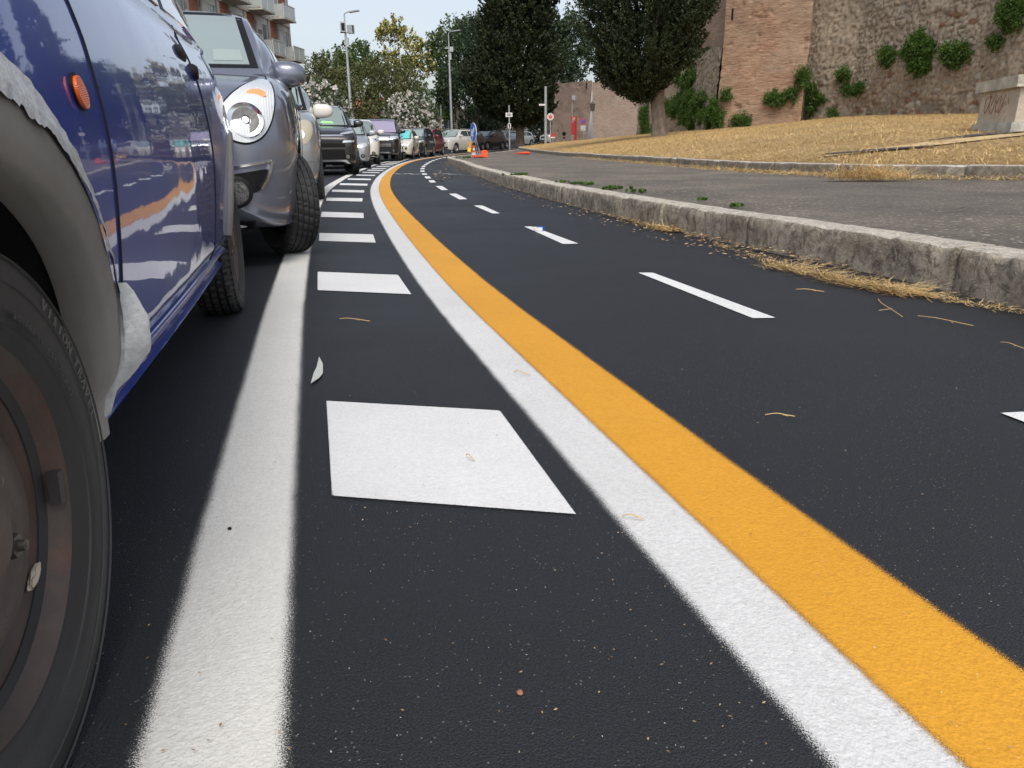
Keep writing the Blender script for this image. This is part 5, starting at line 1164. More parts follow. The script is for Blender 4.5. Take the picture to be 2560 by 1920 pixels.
    for y in (fo,fo+wb):
        for s in (1,-1):
            if S.get('nowheels') : continue
            wheel(root,(s*(hw-tw/2-S.get('inset',.02)),y,Rw),Rw,tw,s,S.get('style','alloy'),steer=(S.get('steer',0) if y==fo else 0),detail=bool(det),mat=S.get('rimmat'))
    return root,BV,body
def spec(kind,paint_,**k):
    if kind=='hatch': d=dict(L=3.8,hw=.85,H=1.50,fo=.78,wb=2.45,R=.30,hood=.80,cowl=.98,cy=.95,ws=1.75,rr=3.25,clear=.2)
    elif kind=='suv': d=dict(L=4.45,hw=.92,H=1.64,fo=.88,wb=2.65,R=.345,hood=.96,cowl=1.10,cy=1.15,ws=1.95,rr=3.85,clear=.24)
    elif kind=='big': d=dict(L=5.0,hw=1.02,H=1.86,fo=.9,wb=2.95,R=.385,hood=1.10,cowl=1.22,cy=1.35,ws=2.0,rr=4.6,clear=.28)
    elif kind=='sedan': d=dict(L=4.3,hw=.90,H=1.56,fo=.88,wb=2.7,R=.32,hood=.84,cowl=1.02,cy=1.1,ws=1.95,rr=3.5,clear=.2)
    elif kind=='mini': d=dict(L=3.57,hw=.81,H=1.49,fo=.72,wb=2.3,R=.295,hood=.84,cowl=.98,cy=.82,ws=1.45,rr=3.0,clear=.2)
    elif kind=='van': d=dict(L=4.4,hw=.92,H=1.83,fo=.85,wb=2.75,R=.33,hood=.95,cowl=1.12,cy=.95,ws=1.65,rr=4.15,clear=.22)
    d.update({a:b for a,b in k.items() if a in d}); S=dict(d); L,hw,H,cy,cl=d['L'],d['hw'],d['H'],d['cy'],d['clear']; hd=d['hood']; cw_=d['cowl']; ws,rr_=d['ws'],d['rr']
    bz=cw_
    S['top']=[(0,hd-.10),(.15,hd-.02),(.45,lerp(hd,cw_,.45)),(cy,cw_),(L*.55,cw_+.02),(L-.3,cw_+.04),(L,cw_-.02)]
    S['bot']=[(0,cl+.02),(.3,cl),(L-.4,cl),(L,cl+.1)]; S['plan']=[(0,.86),(.18,.93),(.5,.985),(1.,1.),(L-.9,1.),(L-.3,.96),(L,.90)]
    S['nose']=(cl+.12,hd-.22,.66); S['tail']=(cl+.2,cw_-.2,.72); S['nlen']=.26
    S['green']=dict(cowl=cy,belt=[(0,cw_-.04),(cy,cw_-.03),(L,cw_)],roof=[(cy-.12,cw_-.05),(lerp(cy,ws,.33),lerp(cw_,H,.40)),(lerp(cy,ws,.7),lerp(cw_,H,.78)),(ws,H-.055),(ws+.25,H-.02),(lerp(ws,rr_,.5),H),(rr_,H-.05),(lerp(rr_,L,.5),lerp(H,cw_,.35)),(L-.07,cw_+.02)],wbase=[(0,.80),(cy,.88),(cy+.5,.945),(L-.8,.945),(L,.84)],wtop=[(0,.70),(ws,.74),(rr_,.74),(L,.70)])
    wt=.74*hw; wbb=.86*hw
    S['ws']=[(-wbb+.06,cw_+.03),(wbb-.06,cw_+.03),(wt-.035,H-.085),(-wt+.035,H-.085)]; S['wsf']=[(-wbb+.01,cw_-.0),(wbb-.01,cw_-.0),(wt-.005,H-.06),(-wt+.005,H-.06)]
    by=cw_+.05; S['side']=[[(cy+.38,by),(lerp(cy,ws,.62)+.25,lerp(cw_,H,.62)),(ws+.12,H-.12),(lerp(ws,rr_,.42),H-.10),(lerp(ws,rr_,.42),by)],[(lerp(ws,rr_,.42)+.07,by),(lerp(ws,rr_,.42)+.07,H-.10),(rr_-.12,H-.13),(rr_+.08,by+.12),(rr_-.02,by)]]
    S['rear']=[(-wbb+.14,cw_+.1),(wbb-.14,cw_+.1),(wt-.1,H-.16),(-wt+.1,H-.16)]
    bseam=lerp(ws,rr_,.42)+.03; S['seams']=[[(cy+.12,cl+.1),(cy+.08,cw_*.6),(cy+.16,cw_-.08)],[(bseam,cl+.1),(bseam,cw_+.02)],[(S['fo']+S['wb']-.3,cl+.5),(S['fo']+S['wb']-.18,cw_)]]
    S['handles']=[(bseam-.16,cw_-.12),(S['fo']+S['wb']-.30,cw_-.10)]; S['mir']=cy+.32; S['mirz']=cw_+.07
    S['paint']=paint_; S['hl']=[(hw*.52,hd-.17),(hw*.72,hd-.19),(hw*.93,hd-.13),(hw*.96,hd-.03),(hw*.8,hd-.05),(hw*.58,hd-.10)]
    S['plate']=(0,cl+.24,.50); S['badge']=(0,hd-.12,.05)
    S['bits']=[('grille',[(-hw*.45,hd-.25),(hw*.45,hd-.25),(hw*.48,hd-.12),(-hw*.48,hd-.12)],'F',M['black'],.004,0,False),('lower_intake',[(-hw*.62,cl+.08),(hw*.62,cl+.08),(hw*.55,cl+.2),(-hw*.55,cl+.2)],'F',M['black'],.004,0,False)]
    S['fog']=[(hw*.70,cl+.17,.05)]
    for a,b in k.items():
        if a not in d: S[a]=b
    return S
M['gloss']=simple('gloss_black',(.004,.004,.005),.12,spec=.35)
M['p_blue']=paint('blue_car_paint',(.006,.038,.30),.0,.35,dirt=.12,orange=.16)
M['p_slate']=paint('slate_blue_metallic_paint',(.17,.185,.235),.5,.33,dirt=.05)
M['p_silver']=paint('silver_metallic_paint',(.42,.44,.46),.6,.32,dirt=.1)
M['p_black']=paint('black_car_paint',(.007,.007,.009),.0,.3,dirt=.05)
M['p_white']=paint('white_car_paint',(.62,.62,.57),.0,.4,dirt=.06)
M['p_cream']=paint('cream_white_paint',(.66,.64,.55),.0,.4,dirt=.04)
M['p_red']=paint('dark_red_paint',(.20,.008,.018),.1,.35)
M['p_grey']=paint('grey_metallic_paint',(.085,.088,.10),.4,.35)
M['p_dark']=paint('anthracite_paint',(.025,.028,.033),.3,.35)
M['moulding']=NT('grey_moulding').m if False else simple('grey_moulding',(.19,.183,.17),.55,var=.25,bumps=(60,.25,.002))
def place(pxw,Y,head,S,dx=0.):
    """put the left front wheel's contact at photo x and distance Y; head = heading of the car's rear (deg, + = to the left)"""
    q=P(pxw,385,Y); h=R(head); d=Vector((-math.sin(h),math.cos(h))); n=Vector((math.cos(h),math.sin(h))); o=Vector((q.x,q.y))-n*(S['hw']-.1)-d*S['fo']; 
    return Vector((o.x,o.y,zr(o.y+S['fo']+S['wb']/2,o.x))),h
# ---------------- 1. the blue small car in the foreground (only its left flank is in view)
az=R(14.2); dA=Vector((-math.sin(az),math.cos(az),0)); nA=Vector((math.cos(az),math.sin(az),0)); HUB=Vector((-.45,.61,0))
hw=.80; FO=.62
S=spec('mini',M['p_blue'],detail=1); S.update(L=3.62,hw=hw,H=1.37,fo=FO,wb=2.446,R=.272,arch=.345,archz=.0,nowheels=True,sm=34)
S['top']=[(0,.62),(.3,.74),(.9,.90),(1.3,.915),(2.4,.93),(3.3,.95),(3.62,.88)]; S['bot']=[(0,.24),(.3,.235),(3.2,.235),(3.62,.32)]; S['plan']=[(0,.80),(.25,.93),(.62,.985),(1.3,1.),(2.4,1.),(3.07,.99),(3.4,.93),(3.62,.82)]
S['nose']=(.36,.52,.6); S['tail']=(.38,.8,.7)
S['sec']=[(0,0),(.86,0),(.925,.02),(.955,.10),(.978,.145),(.985,.19),(1.,.34),(1.008,.52),(1.,.68),(.978,.83),(.94,.94),(.90,1.),(.6,1.02),(0,1.03)]
S['green']=dict(cowl=1.,belt=[(0,.87),(1.,.885),(3.62,.93)],roof=[(.85,.84),(1.2,1.06),(1.45,1.22),(1.68,1.325),(2.,1.36),(2.5,1.37),(3.,1.33),(3.3,1.16),(3.56,.92)],wbase=[(0,.8),(1.,.86),(1.5,.905),(3.,.905),(3.6,.8)],wtop=[(0,.66),(1.6,.70),(3.,.70),(3.6,.62)])
S['ws']=[(-.62,.93),(.62,.93),(.5,1.29),(-.5,1.29)]; S['wsf']=[(-.66,.90),(.66,.90),(.53,1.315),(-.53,1.315)]
S['side']=[[(1.22,.945),(1.5,1.13),(1.75,1.27),(2.2,1.29),(2.25,.955)],[(2.32,.96),(2.28,1.29),(2.85,1.26),(3.1,1.05),(2.95,.98)]]
S['rear']=[(-.5,.98),(.5,.98),(.42,1.22),(-.42,1.22)]; S['handles']=[]; S['mirz']=None; S['hl']=[(.42,.56),(.66,.57),(.70,.66),(.60,.72),(.46,.68)]; S['plate']=(0,.42,.5); S['badge']=(0,.60,.05)
s0=FO
S['seams']=[[(s0+.46,.275),(s0+.475,.45),(s0+.488,.60),(s0+.485,.74),(s0+.455,.86),(s0+.43,.93)],[(s0+1.66,.30),(s0+1.72,.6),(s0+1.70,.92)]]
S['bits']=[('lower_intake',[(-.5,.33),(.5,.33),(.45,.42),(-.45,.42)],'F',M['black'],.004,0,False)]; S['fog']=[]
loc=HUB+Vector((0,0,0))-nA*(hw-.026)-dA*FO
# wheel outer face plane passes through HUB
ka,BV,kb_=make_car('small_blue_car','scratched dark blue small car in the left foreground with grey wheel arches and silver tape','car',S,loc,az)
def onside(y,z,off=.0,s=1):
    h,nm,_,_=BV.ray_cast(Vector((3*s,y,z)),Vector((-s,0,0)))
    return h+nm*off if h else Vector((s*(hw-.02)+off*s,y,z))
for s in(1,-1):
  for yc in (FO,FO+2.446):
    prof=[(.334,-.035),(.335,-.01),(.338,.006),(.345,.014),(.362,.017),(.392,.016),(.412,.011),(.424,.001),(.426,-.03)]; prof=[(.334,-.03),(.336,.0),(.36,.012),(.388,.011),(.398,.004),(.40,-.02)] if yc>FO else prof; mb=MB(); n=46; a0,a1=(R(-6),R(188)) if yc==FO else (R(2),R(172))
    for i in range(n+1):
        t=a0+(a1-a0)*i/n; ext=1+.02*max(0,-math.sin(t)); 
        for r_,o in prof:
            y=yc+math.cos(t)*r_*ext; z=.272+math.sin(t)*r_*ext; yy=yc+math.cos(t)*.43; zz_=max(.27,.272+math.sin(t)*.43); b=onside(yy,zz_,0,s); x=b.x+s*o*(1.0)
            mb.v.append((x,y,z))
    k=len(prof)
    for i in range(n):
        for j in range(k-1): mb.f.append((i*k+j,i*k+j+1,(i+1)*k+j+1,(i+1)*k+j)); mb.m.append(0)
    mo=cbuild(mb,'wheel_arch_moulding',M['moulding'],ka,60)
    if s>0 and yc==FO: mo['label']='scuffed grey wheel arch moulding with silver tape along its edge'
# amber side repeater
ry_,rz_=FO+.385,.668
mb=conform(BV,[(ry_-.020,rz_+.006),(ry_-.015,rz_-.009),(ry_-.001,rz_-.0175),(ry_+.014,rz_-.016),(ry_+.021,rz_-.004),(ry_+.015,rz_+.009),(ry_+.002,rz_+.0185),(ry_-.012,rz_+.0165)],'S',.007,.007,.008,smoothpoly=4)
M['amberr']=NT('ribbed_amber').m
def mk_amb():
    m=NT('ribbed_amber_lens'); v=m.coord(); w=m.n('ShaderNodeTexWave'); w.inputs['Scale'].default_value=150; w.bands_direction='Z'; m.l(v,w.inputs[0]); m.set(Base_Color=(.90,.15,.008),Roughness=.25); m.p.inputs['Coat Weight'].default_value=.6; m.p.inputs['Subsurface Weight'].default_value=.25; m.p.inputs['Subsurface Radius'].default_value=(.02,.008,.002); m.bump(w.outputs['Fac'],.35,.0015); return m.m
rp=cbuild(mb,'side_repeater',mk_amb(),ka,70)
mb=conform(BV,[(ry_-.024,rz_+.008),(ry_-.018,rz_-.011),(ry_-.001,rz_-.020),(ry_+.016,rz_-.018),(ry_+.024,rz_-.004),(ry_+.018,rz_+.011),(ry_+.003,rz_+.022),(ry_-.014,rz_+.020)],'S',.003,.01,.005,smoothpoly=4); cbuild(mb,'repeater_bezel',M['black'],rp)
# door handle flap and keyhole
h=onside(FO+1.55,.835,0); bm=bmesh.new(); bmesh.ops.create_uvsphere(bm,u_segments=20,v_segments=12,radius=1)
for v in bm.verts: v.co=Vector((h.x-.004+v.co.x*.016,h.y+v.co.y*.085,h.z+v.co.z*.022-abs(v.co.y)*.006))
me=bpy.data.meshes.new('door_handle'); bm.to_mesh(me); bm.free(); me.materials.append(M['black']); me.polygons.foreach_set('use_smooth',[True]*len(me.polygons)); o=bpy.data.objects.new('door_handle',me); COL.objects.link(o); o.parent=ka
h=onside(FO+1.67,.80,0); mb=MB(); mb.lathe([(0,.016),(.016,.014),(.022,.004),(.024,-.01)],c=h,axis=(1,0,0),seg=20); cbuild(mb,'door_lock',M['black'],ka,40)
# silver adhesive tape: ragged ribbon on the outer rim of the front moulding + torn flap at the sill
def mk_tape():
    m=NT('silver_tape'); v=m.coord(); m.set(Base_Color=m.mix(m.ramp(m.noise(v,40,4,.7),[(.3,0.),(.7,1.)]),(.36,.37,.37),(.62,.63,.63)),Metallic=.12,Roughness=.4); m.bump(m.noise(v,45,4,.65),.6,.005); return m.m
M['tape']=mk_tape(); mb=MB(); n=150; k=6
for i in range(n+1):
    t=R(100)-(R(100)-R(-2))*i/n; wig=mn.noise(Vector((t*9,3,0)))*.012+mn.noise(Vector((t*40,8,0)))*.005; wi=mn.noise(Vector((t*7,30,0)))*.004
    ri=.394+wig*1.4; ro=.446+wi
    for j in range(k+1):
        r_=lerp(ri,ro,j/k) if ri<ro else ro; yy=FO+math.cos(t)*r_; z=.272+math.sin(t)*r_; b=onside(FO+math.cos(t)*max(r_,.43),.272+math.sin(t)*max(r_,.43),0); o=float(np.interp(r_,[.38,.392,.412,.424,.436,.452],[.0175,.0185,.015,.010,.006,.003])); mb.v.append((b.x+o+mn.noise(Vector((yy*60,z*60,0)))*.0022+.002,yy,z))
for i in range(n):
    for j in range(k): a=i*(k+1)+j; mb.f.append((a,a+1,a+k+2,a+k+1)); mb.m.append(0)
cbuild(mb,'silver_tape',M['tape'],ka,70)
mb=MB(); A=[[]]; U=14; Vn=12
fl=[(.0,(.405,.415)),(.0,0)]
for i in range(U+1):
    u=i/U; z=lerp(.435,.268,u); y0=FO+lerp(.40,.365,u); y1=FO+lerp(.402,.438,min(1,u*1.7)) if u<.6 else FO+lerp(.438,.415,(u-.6)/.4)
    for j in range(Vn+1):
        v=j/Vn; y=lerp(y0,y1,v); bul=math.sin(pi*min(1,v*1.05))**.6*math.sin(pi*min(1,.08+u*.92))**.7*.042; b=onside(min(y,FO+.5),max(z,.28),0).x
        cr=mn.noise(Vector((y*38,z*30,2)))*.008*min(1,u*3)+mn.noise(Vector((y*95,z*60,5)))*.003; mb.v.append((b+.006+bul+cr,y,z-(.02*math.sin(pi*v) if u>.9 else 0)))
for i in range(U):
    for j in range(Vn): a=i*(Vn+1)+j; mb.f.append((a,a+1,a+Vn+2,a+Vn+1)); mb.m.append(0)
o=cbuild(mb,'tape_flap',M['tape'],ka,60); o['label']='crumpled torn silver tape flap hanging at the sill corner'
# sill ridge (chromy step seen as a pale line)
mb=MB(); mb.tube([onside(y,.285,.004)-Vector((.0,0,0)) for y in np.linspace(FO+.44,FO+2.05,24)],.009,8); cbuild(mb,'sill_flange',M['p_blue'],ka,60)
# steel wheels
def mk_rust():
    m=NT('rusty_steel_wheel'); v=m.coord(); c=m.mix(m.ramp(m.noise(v,9,5,.7),[(.35,0.),(.7,1.)]),(.050,.038,.032),(.085,.060,.050)); c=m.mix(m.ramp(m.noise(v,4,6,.75,dist=.6),[(.52,0.),(.7,.8)]),c,(.13,.055,.030)); m.set(Base_Color=c,Roughness=.48,Metallic=.15); m.bump(m.noise(v,80,4,.7),.35,.002); return m.m
M['rust']=mk_rust()
def steelwheel(y,steer,s=1,full=True):
    T=Matrix.Translation(Vector((s*(hw-.026),y,.272)))@Matrix.Rotation(steer,4,'Z')@(Matrix.Rotation(pi,4,'Z') if s<0 else Matrix.Identity(4))@Matrix.Translation((-.078,0,0))
    w=.156; rr=.181; t=xf(tyre_mesh(.279,w,rr,True,200 if full else 90),T).build('wheel',M['rubber'],ka,smooth=35); h=w/2
    m=MB(); m.lathe([(rr+.006,h*.66),(rr+.008,h*.76),(rr+.003,h*.81),(rr-.004,h*.72),(rr-.010,h*.55),(rr-.022,h*.46),(rr-.036,h*.42),(.136,h*.30),(.128,h*.24),(.124,h*.32),(.118,h*.58),(.108,h*.67),(.08,h*.66),(.05,h*.60),(.038,h*.7),(.032,h*.9),(0,h*.92)],seg=96)
    rim=cbuild(xf(m,T),'rim',M['rust'],t,50)
    for k in range(4):
        a=R(k*90-31); p=(h*.62,math.cos(a)*.054,math.sin(a)*.054); m=MB(); m.lathe([(.0,.018),(.0115,.017),(.0125,.014),(.0128,0)],c=p,seg=6); m.lathe([(0,.025),(.0055,.024),(.006,.016)],c=p,seg=16); cbuild(xf(m,T),'wheel_bolt',simple('bolt_steel',(.10,.085,.075),.4,metal=.6),rim if False else t,30)
    for k in range(8):
        a=R(k*45+20); m=MB(); m.disc((h*.46,math.cos(a)*.1215,math.sin(a)*.1215),(1,math.cos(a)*1.2,math.sin(a)*1.2),.011,16,th=.003); xf(m,T).build('rim_slot',M['dark'],t)
    if full:
        m=MB()
        for k in range(9): a=R(-2-k*1.35); m.box((h*.72,math.cos(a)*.169,math.sin(a)*.169),(.012,.012,.0042),rx=a)
        xf(m,T).build('balance_weight',simple('lead_weight',(.06,.055,.055),.5,metal=.4),t)
        m=MB(); 
        for rr_ in (.197,.236,.2605): m.lathe([(rr_-.0012,h*.985),(rr_,h*1.012),(rr_+.0012,h*.985)],seg=120)
        cbuild(xf(m,T),'sidewall_ring',M['rubber'],t,40)
        # raised lettering on the side wall
        fc=bpy.data.curves.new('f','FONT'); 
        def word(txt,r0,a0,size,mat,nm):
            m=MB(); a=a0
            for ch in txt:
                if ch==' ': a-=size*.5/r0; continue
                fc.body=ch; fc.size=size; fc.extrude=.0006; fc.align_x='CENTER'; fc.resolution_u=2; o=bpy.data.objects.new('f',fc); COL.objects.link(o); dg=bpy.context.evaluated_depsgraph_get(); dg.update(); me=o.evaluated_get(dg).to_mesh()
                Rm=Matrix.Rotation(a-pi/2,4,'X')
                vs=[Rm@Vector((h*1.006+v.co.z,v.co.x,r0+v.co.y)) for v in me.vertices]; m.add(vs,[tuple(p.vertices) for p in me.polygons]); o.evaluated_get(dg).to_mesh_clear(); bpy.data.objects.remove(o); a-=size*.80/r0
            xf(m,T).build(nm,mat,t)
        word('VISION TRAVEL',.2405,R(46),.017,simple('letter_grey',(.085,.09,.083),.5),'lettering')
        word('TUBELESS  155 70 R13',.206,R(60),.010,simple('letter_dark',(.045,.046,.045),.6),'lettering')
        if y>1: return
        q=T@Vector((h*.50,.118,-.100)); bm=bmesh.new(); bmesh.ops.create_icosphere(bm,subdivisions=3,radius=1)
        for v in bm.verts: n_=mn.noise(v.co*2.2); v.co=Vector((v.co.x*.005,v.co.y*.017*(1+.5*n_),v.co.z*.006*(1+.5*n_)+v.co.y*.006))
        me=bpy.data.meshes.new('stone_chip'); bm.to_mesh(me); bm.free(); me.materials.append(simple('pale_chip',(.5,.43,.33),.8)); o=bpy.data.objects.new('stone_chip',me); COL.objects.link(o)
        o.location=ka.matrix_basis@q; o.rotation_euler=(0,0,az); tag(o,'pale stone chip lodged inside the rusty front wheel of the blue car','stone chip')
steelwheel(FO,R(-4.5)); steelwheel(FO+2.446,0); steelwheel(FO,R(-4.5),-1,False); steelwheel(FO+2.446,0,-1,False)
# ---------------- 2. slate blue-grey small car behind it
S=spec('hatch',M['p_slate'],detail=1,L=3.74,hw=.80,H=1.50,fo=.74,wb=2.36,R=.298,hood=.93,cowl=1.025,cy=.92,ws=1.72,rr=3.2,clear=.2)
S.update(steer=R(24),mir=1.25,mirz=1.045,mirsz=(.108,.09,.078),archz=.02,arch=.345,style='alloy',tw=.19)
S['nose']=(.34,.66,.62); S['nlen']=.30
S['top']=[(0,.78),(.12,.86),(.45,.95),(.92,1.015),(2,1.04),(3.4,1.06),(3.74,1.0)]; S['green']['wbase']=[(0,.72),(.92,.81),(1.5,.92),(3.,.945),(3.74,.84)]; S['ws']=[(-.555,1.07),(.555,1.07),(.465,1.40),(-.465,1.40)]; S['wsf']=[(-.605,1.052),(.605,1.052),(.495,1.43),(-.495,1.43)]; S['green']['wtop']=[(0,.6),(1.7,.66),(3.2,.68),(3.74,.64)]; S['mirdx']=-.09
S['hl']=[(.425,.745),(.47,.665),(.55,.632),(.625,.66),(.675,.74),(.695,.84),(.680,.925),(.635,.955),(.565,.915),(.48,.835)]; S['hlsm']=4
S['hlb']=[]; S['plan']=[(0,.84),(.2,.93),(.5,.985),(1.,1.),(2.9,1.),(3.4,.96),(3.74,.9)]
def mk_lamp():
    m=NT('ribbed_lamp'); v=m.coord(); m.set(Base_Color=(.78,.80,.80),Metallic=.2,Roughness=.12); m.p.inputs['Coat Weight'].default_value=1; w=m.n('ShaderNodeTexWave'); w.inputs['Scale'].default_value=26; m.l(v,w.inputs[0]); m.bump(w.outputs['Fac'],.3,.006); return m.m
S['hlmat']=mk_lamp()
S['glass']=M['glasslight']
S['bits']=[('headlight_surround',[(.416,.745),(.463,.657),(.55,.622),(.631,.652),(.683,.736),(.703,.84),(.687,.932),(.635,.964),(.56,.925),(.473,.843)],'F',M['black'],.0025,4,True),
 ('grille',[(-.42,.60),(.42,.60),(.36,.70),(-.36,.70)],'F',M['black'],.004,0,False),('lower_intake',[(-.40,.30),(.40,.30),(.43,.42),(-.43,.42)],'F',M['black'],.004,0,False),
 ('fog_recess',[(.36,.405),(.40,.475),(.63,.505),(.655,.50),(.62,.43),(.585,.40),(.50,.37)],'F',M['black'],.004,0,True),
 ('bumper_blade',[(.34,.505),(.645,.545),(.655,.55),(.648,.535),(.34,.493)],'F',M['chrome'],.008,0,True),('bumper_blade',[(.655,.55),(.665,.54),(.635,.45),(.60,.405),(.596,.415),(.625,.46)],'F',M['chrome'],.010,0,True),
 ('chin_spoiler',[(-.55,.20),(.55,.20),(.56,.255),(-.56,.255)],'F',M['black'],.006,0,False),('window_sticker',[(.36,1.09),(.52,1.09),(.50,1.16),(.35,1.16)],'F',simple('faint_sticker',(.30,.36,.34),.4,coat=1),.010,0,False)]
S['fog']=[(.485,.40,.062)]; S['plate']=(0,.50,.5); S['badge']=(0,.72,.05)
c2h=14.; 
q=G(727,632); h=R(c2h); dd=Vector((-math.sin(h),math.cos(h))); nn_=Vector((math.cos(h),math.sin(h))); o2=Vector((q.x,q.y))-nn_*(.80-.11)-dd*.74
c2,BV2,_=make_car('parked_car','slate blue metallic small car with its front wheel turned out, just behind the blue car','car',S,(o2.x,o2.y,0),h)
# headlight internals
hl=[o for o in c2.children if o.name.startswith('headlight') and not o.name.startswith('headlight_s')]
for o_,s in zip(hl,(1,-1)):
    for (x,z,r_,mt,dep) in ((.560,.735,.082,'chrome',.0),(.615,.862,.048,'amber',.0)):
        h_,nm,_,_=BV2.ray_cast(Vector((x*s,-3,z)),Vector((0,1,0))); n_=(nm+Vector((0,-1,0))*.8).normalized(); q=MB(); b=h_+n_*.004
        if mt=='chrome': q.lathe([(r_*1.08,.002),(r_*1.03,.012),(r_*.86,.006),(r_*.6,.0),(r_*.3,-.003)],c=b,axis=n_,seg=40); cbuild(q,'reflector_ring',M['chrome'],o_); q=MB(); q.lathe([(r_*.86,.0045),(r_*.3,.003)],c=b,axis=n_,seg=40,rfun=lambda j,k,r:r); cbuild(q,'reflector_bowl',simple('bowl',(.13,.13,.125),.28,metal=.9,bumps=(30,.25,.006)),o_); q=MB(); q.lathe([(0,.013),(r_*.2,.012),(r_*.26,.004)],c=b,axis=n_,seg=24); cbuild(q,'bulb_cap',M['chrome'],o_)
        else: q.disc(b,n_,r_,24,th=.006,sy=.6); cbuild(q,'indicator',simple('clear_amber',(.72,.30,.10),.15,metal=.4,coat=1),o_)
m=MB(); 
# bonnet shut line
bon=conform(BV2,strip([(.60,.22),(.645,.40),(.655,.58),(.648,.70),(.642,.755)],.007),'T',.003,.02,.003); cbuild(bon,'bonnet_seam',M['dark'],c2)
for z_,x_ in ((1.165,.82),): pass
# ---------------- 3.. the rest of the row
S=spec('hatch',M['p_silver'],L=3.75,hw=.85,H=1.53,fo=.78,wb=2.46,R=.30,hood=.90,cowl=1.04,cy=.88,ws=1.65,rr=3.2,mirmat=simple('cream_mirror',(.66,.64,.57),.35,coat=1),detail=1)
S.update(hl=[(.52,.68),(.60,.635),(.70,.66),(.765,.77),(.75,.88),(.67,.91),(.57,.83)],hlmat=M['lampyel'],hlb=[(.63,.75,.055,'chrome')],mirdx=-.06,mirsz=(.125,.06,.085),mir=1.28,mirz=1.05,tw=.18,inset=.0)
S['top']=[(0,.76),(.15,.85),(.45,.98),(.88,1.04),(2,1.06),(3.4,1.09),(3.75,1.0)]
S['bits']+=[('fog_cover',[(.60,.46),(.78,.47),(.79,.54),(.62,.55)],'F',M['p_silver'],.006,0,True)]
def park(px,Y,head,S,lab,name='parked_car',grp='cars parked nose to tail along the kerb'):
    l,h=place(px,Y,head,S); return make_car(name,lab,'car',S,l,h,grp)
park(783,9.75,13,S,'silver hatchback with cream mirror and yellowed headlamp, third in the parked row')
hw_=.92
S=spec('suv',M['p_black'],L=4.5,hw=.92,H=1.63,style='five',rimmat=M['alloydk'],rails=(2.1,3.9),railmat=M['black'],badge=(0,.80,.012),steer=R(8))
S.update(hl=[(.50,.895),(.70,.915),(.86,.95),(.87,.985),(.70,.965),(.52,.925)],hlsm=0,glass=simple('green_windscreen',(.20,.245,.235),.06,coat=1),plate=(0,.52,.01))
S['bits']=[('chrome_wing',[(-.60,.865),(.60,.865),(.5,.895),(-.5,.895)],'F',M['chrome'],.006,0,False),('grille',[(-.60,.62),(.60,.62),(.58,.83),(-.58,.83)],'F',M['gloss'],.005,0,False),('lower_lamp',[(.54,.72),(.80,.73),(.81,.775),(.56,.765)],'F',M['lamp'],.008,0,True),('lower_intake',[(-.6,.36),(.6,.36),(.58,.58),(-.58,.58)],'F',M['gloss'],.004,0,False),('silver_skid',[(-.60,.345),(.60,.345),(.70,.27),(.66,.265),(.55,.315),(-.55,.315),(-.66,.265),(-.70,.27)],'F',M['alloy'],.014,0,False),('dashboard_vest',[(.1,1.17),(.42,1.17),(.38,1.21),(.15,1.23)],'F',simple('vest_green',(.30,.75,.25),.6),.009,0,False)]
park(884,19.3,14,S,'glossy black crossover with roof rails and silver lower bumper trim, nose towards the camera')
S=spec('hatch',M['p_silver'],H=1.5); park(919,25.2,11,S,'silver car half hidden between the black crossover and the white crossover')
S=spec('suv',M['p_cream'],L=4.4,H=1.65,plate=(0,.5,.01)); S.update(glass=simple('grey_windscreen',(.17,.22,.215),.06,coat=1),hl=[(.46,.83),(.62,.79),(.84,.84),(.88,.94),(.70,.93),(.48,.88)],hlb=[(.60,.85,.04,'chrome'),(.75,.875,.035,'dark')],fog=[(.66,.40,.06)]); S['bits']+=[('bumper_cladding',[(-.88,.25),(.88,.25),(.88,.36),(-.88,.36)],'F',M['black'],.005,0,False)]
park(944,30.2,10.5,S,'cream white crossover between the black crossover and the large black off-roader')
S=spec('big',M['p_black'],style='ten',rimmat=M['alloydk']); S.update(glass=M['tint'],hl=[(.56,.93),(.92,.95),(.93,1.08),(.58,1.07)],hlsm=0,plate=(0,.6,.01),badge=(0,1.14,.03)); S['bits']=[('grille',[(-.52,.90),(.52,.90),(.54,1.07),(-.54,1.07)],'F',M['alloy'],.008,0,False),('chrome_bar',[(-.62,.645),(.62,.645),(.62,.675),(-.62,.675)],'F',M['chrome'],.012,0,False),('chrome_bar',[(-.62,.72),(.62,.72),(.62,.75),(-.62,.75)],'F',M['chrome'],.012,0,False),('lower_intake',[(-.7,.42),(.7,.42),(.66,.62),(-.66,.62)],'F',M['dark'],.004,0,False),('silver_skid',[(-.6,.36),(.6,.36),(.5,.41),(-.5,.41)],'F',M['alloy'],.01,0,False)]
park(998,36.5,5.5,S,'tall black boxy off-roader with violet tinted windscreen and chrome bars')
S=spec('mini',M['p_cream'],glass=M['teal']); S.update(hl=[(.42,.68),(.50,.61),(.60,.61),(.66,.69),(.60,.77),(.50,.77)],fog=[(.50,.52,.045)],plate=(0,.42,.5)); S['bits']=[('lower_intake',[(-.5,.28),(.5,.28),(.45,.36),(-.45,.36)],'F',M['black'],.004,0,False)]
park(1031,42,-1,S,'small rounded cream car with a turquoise sunshade behind its windscreen')
S=spec('suv',M['p_dark'],H=1.62); park(1062,46.5,-5,S,'dark grey car between the small cream car and the dark red car')
S=spec('suv',M['p_red'],H=1.62,hw=.88,L=4.2); park(1081,50.5,-9,S,'dark red car with bright headlamps before the white off-roader')
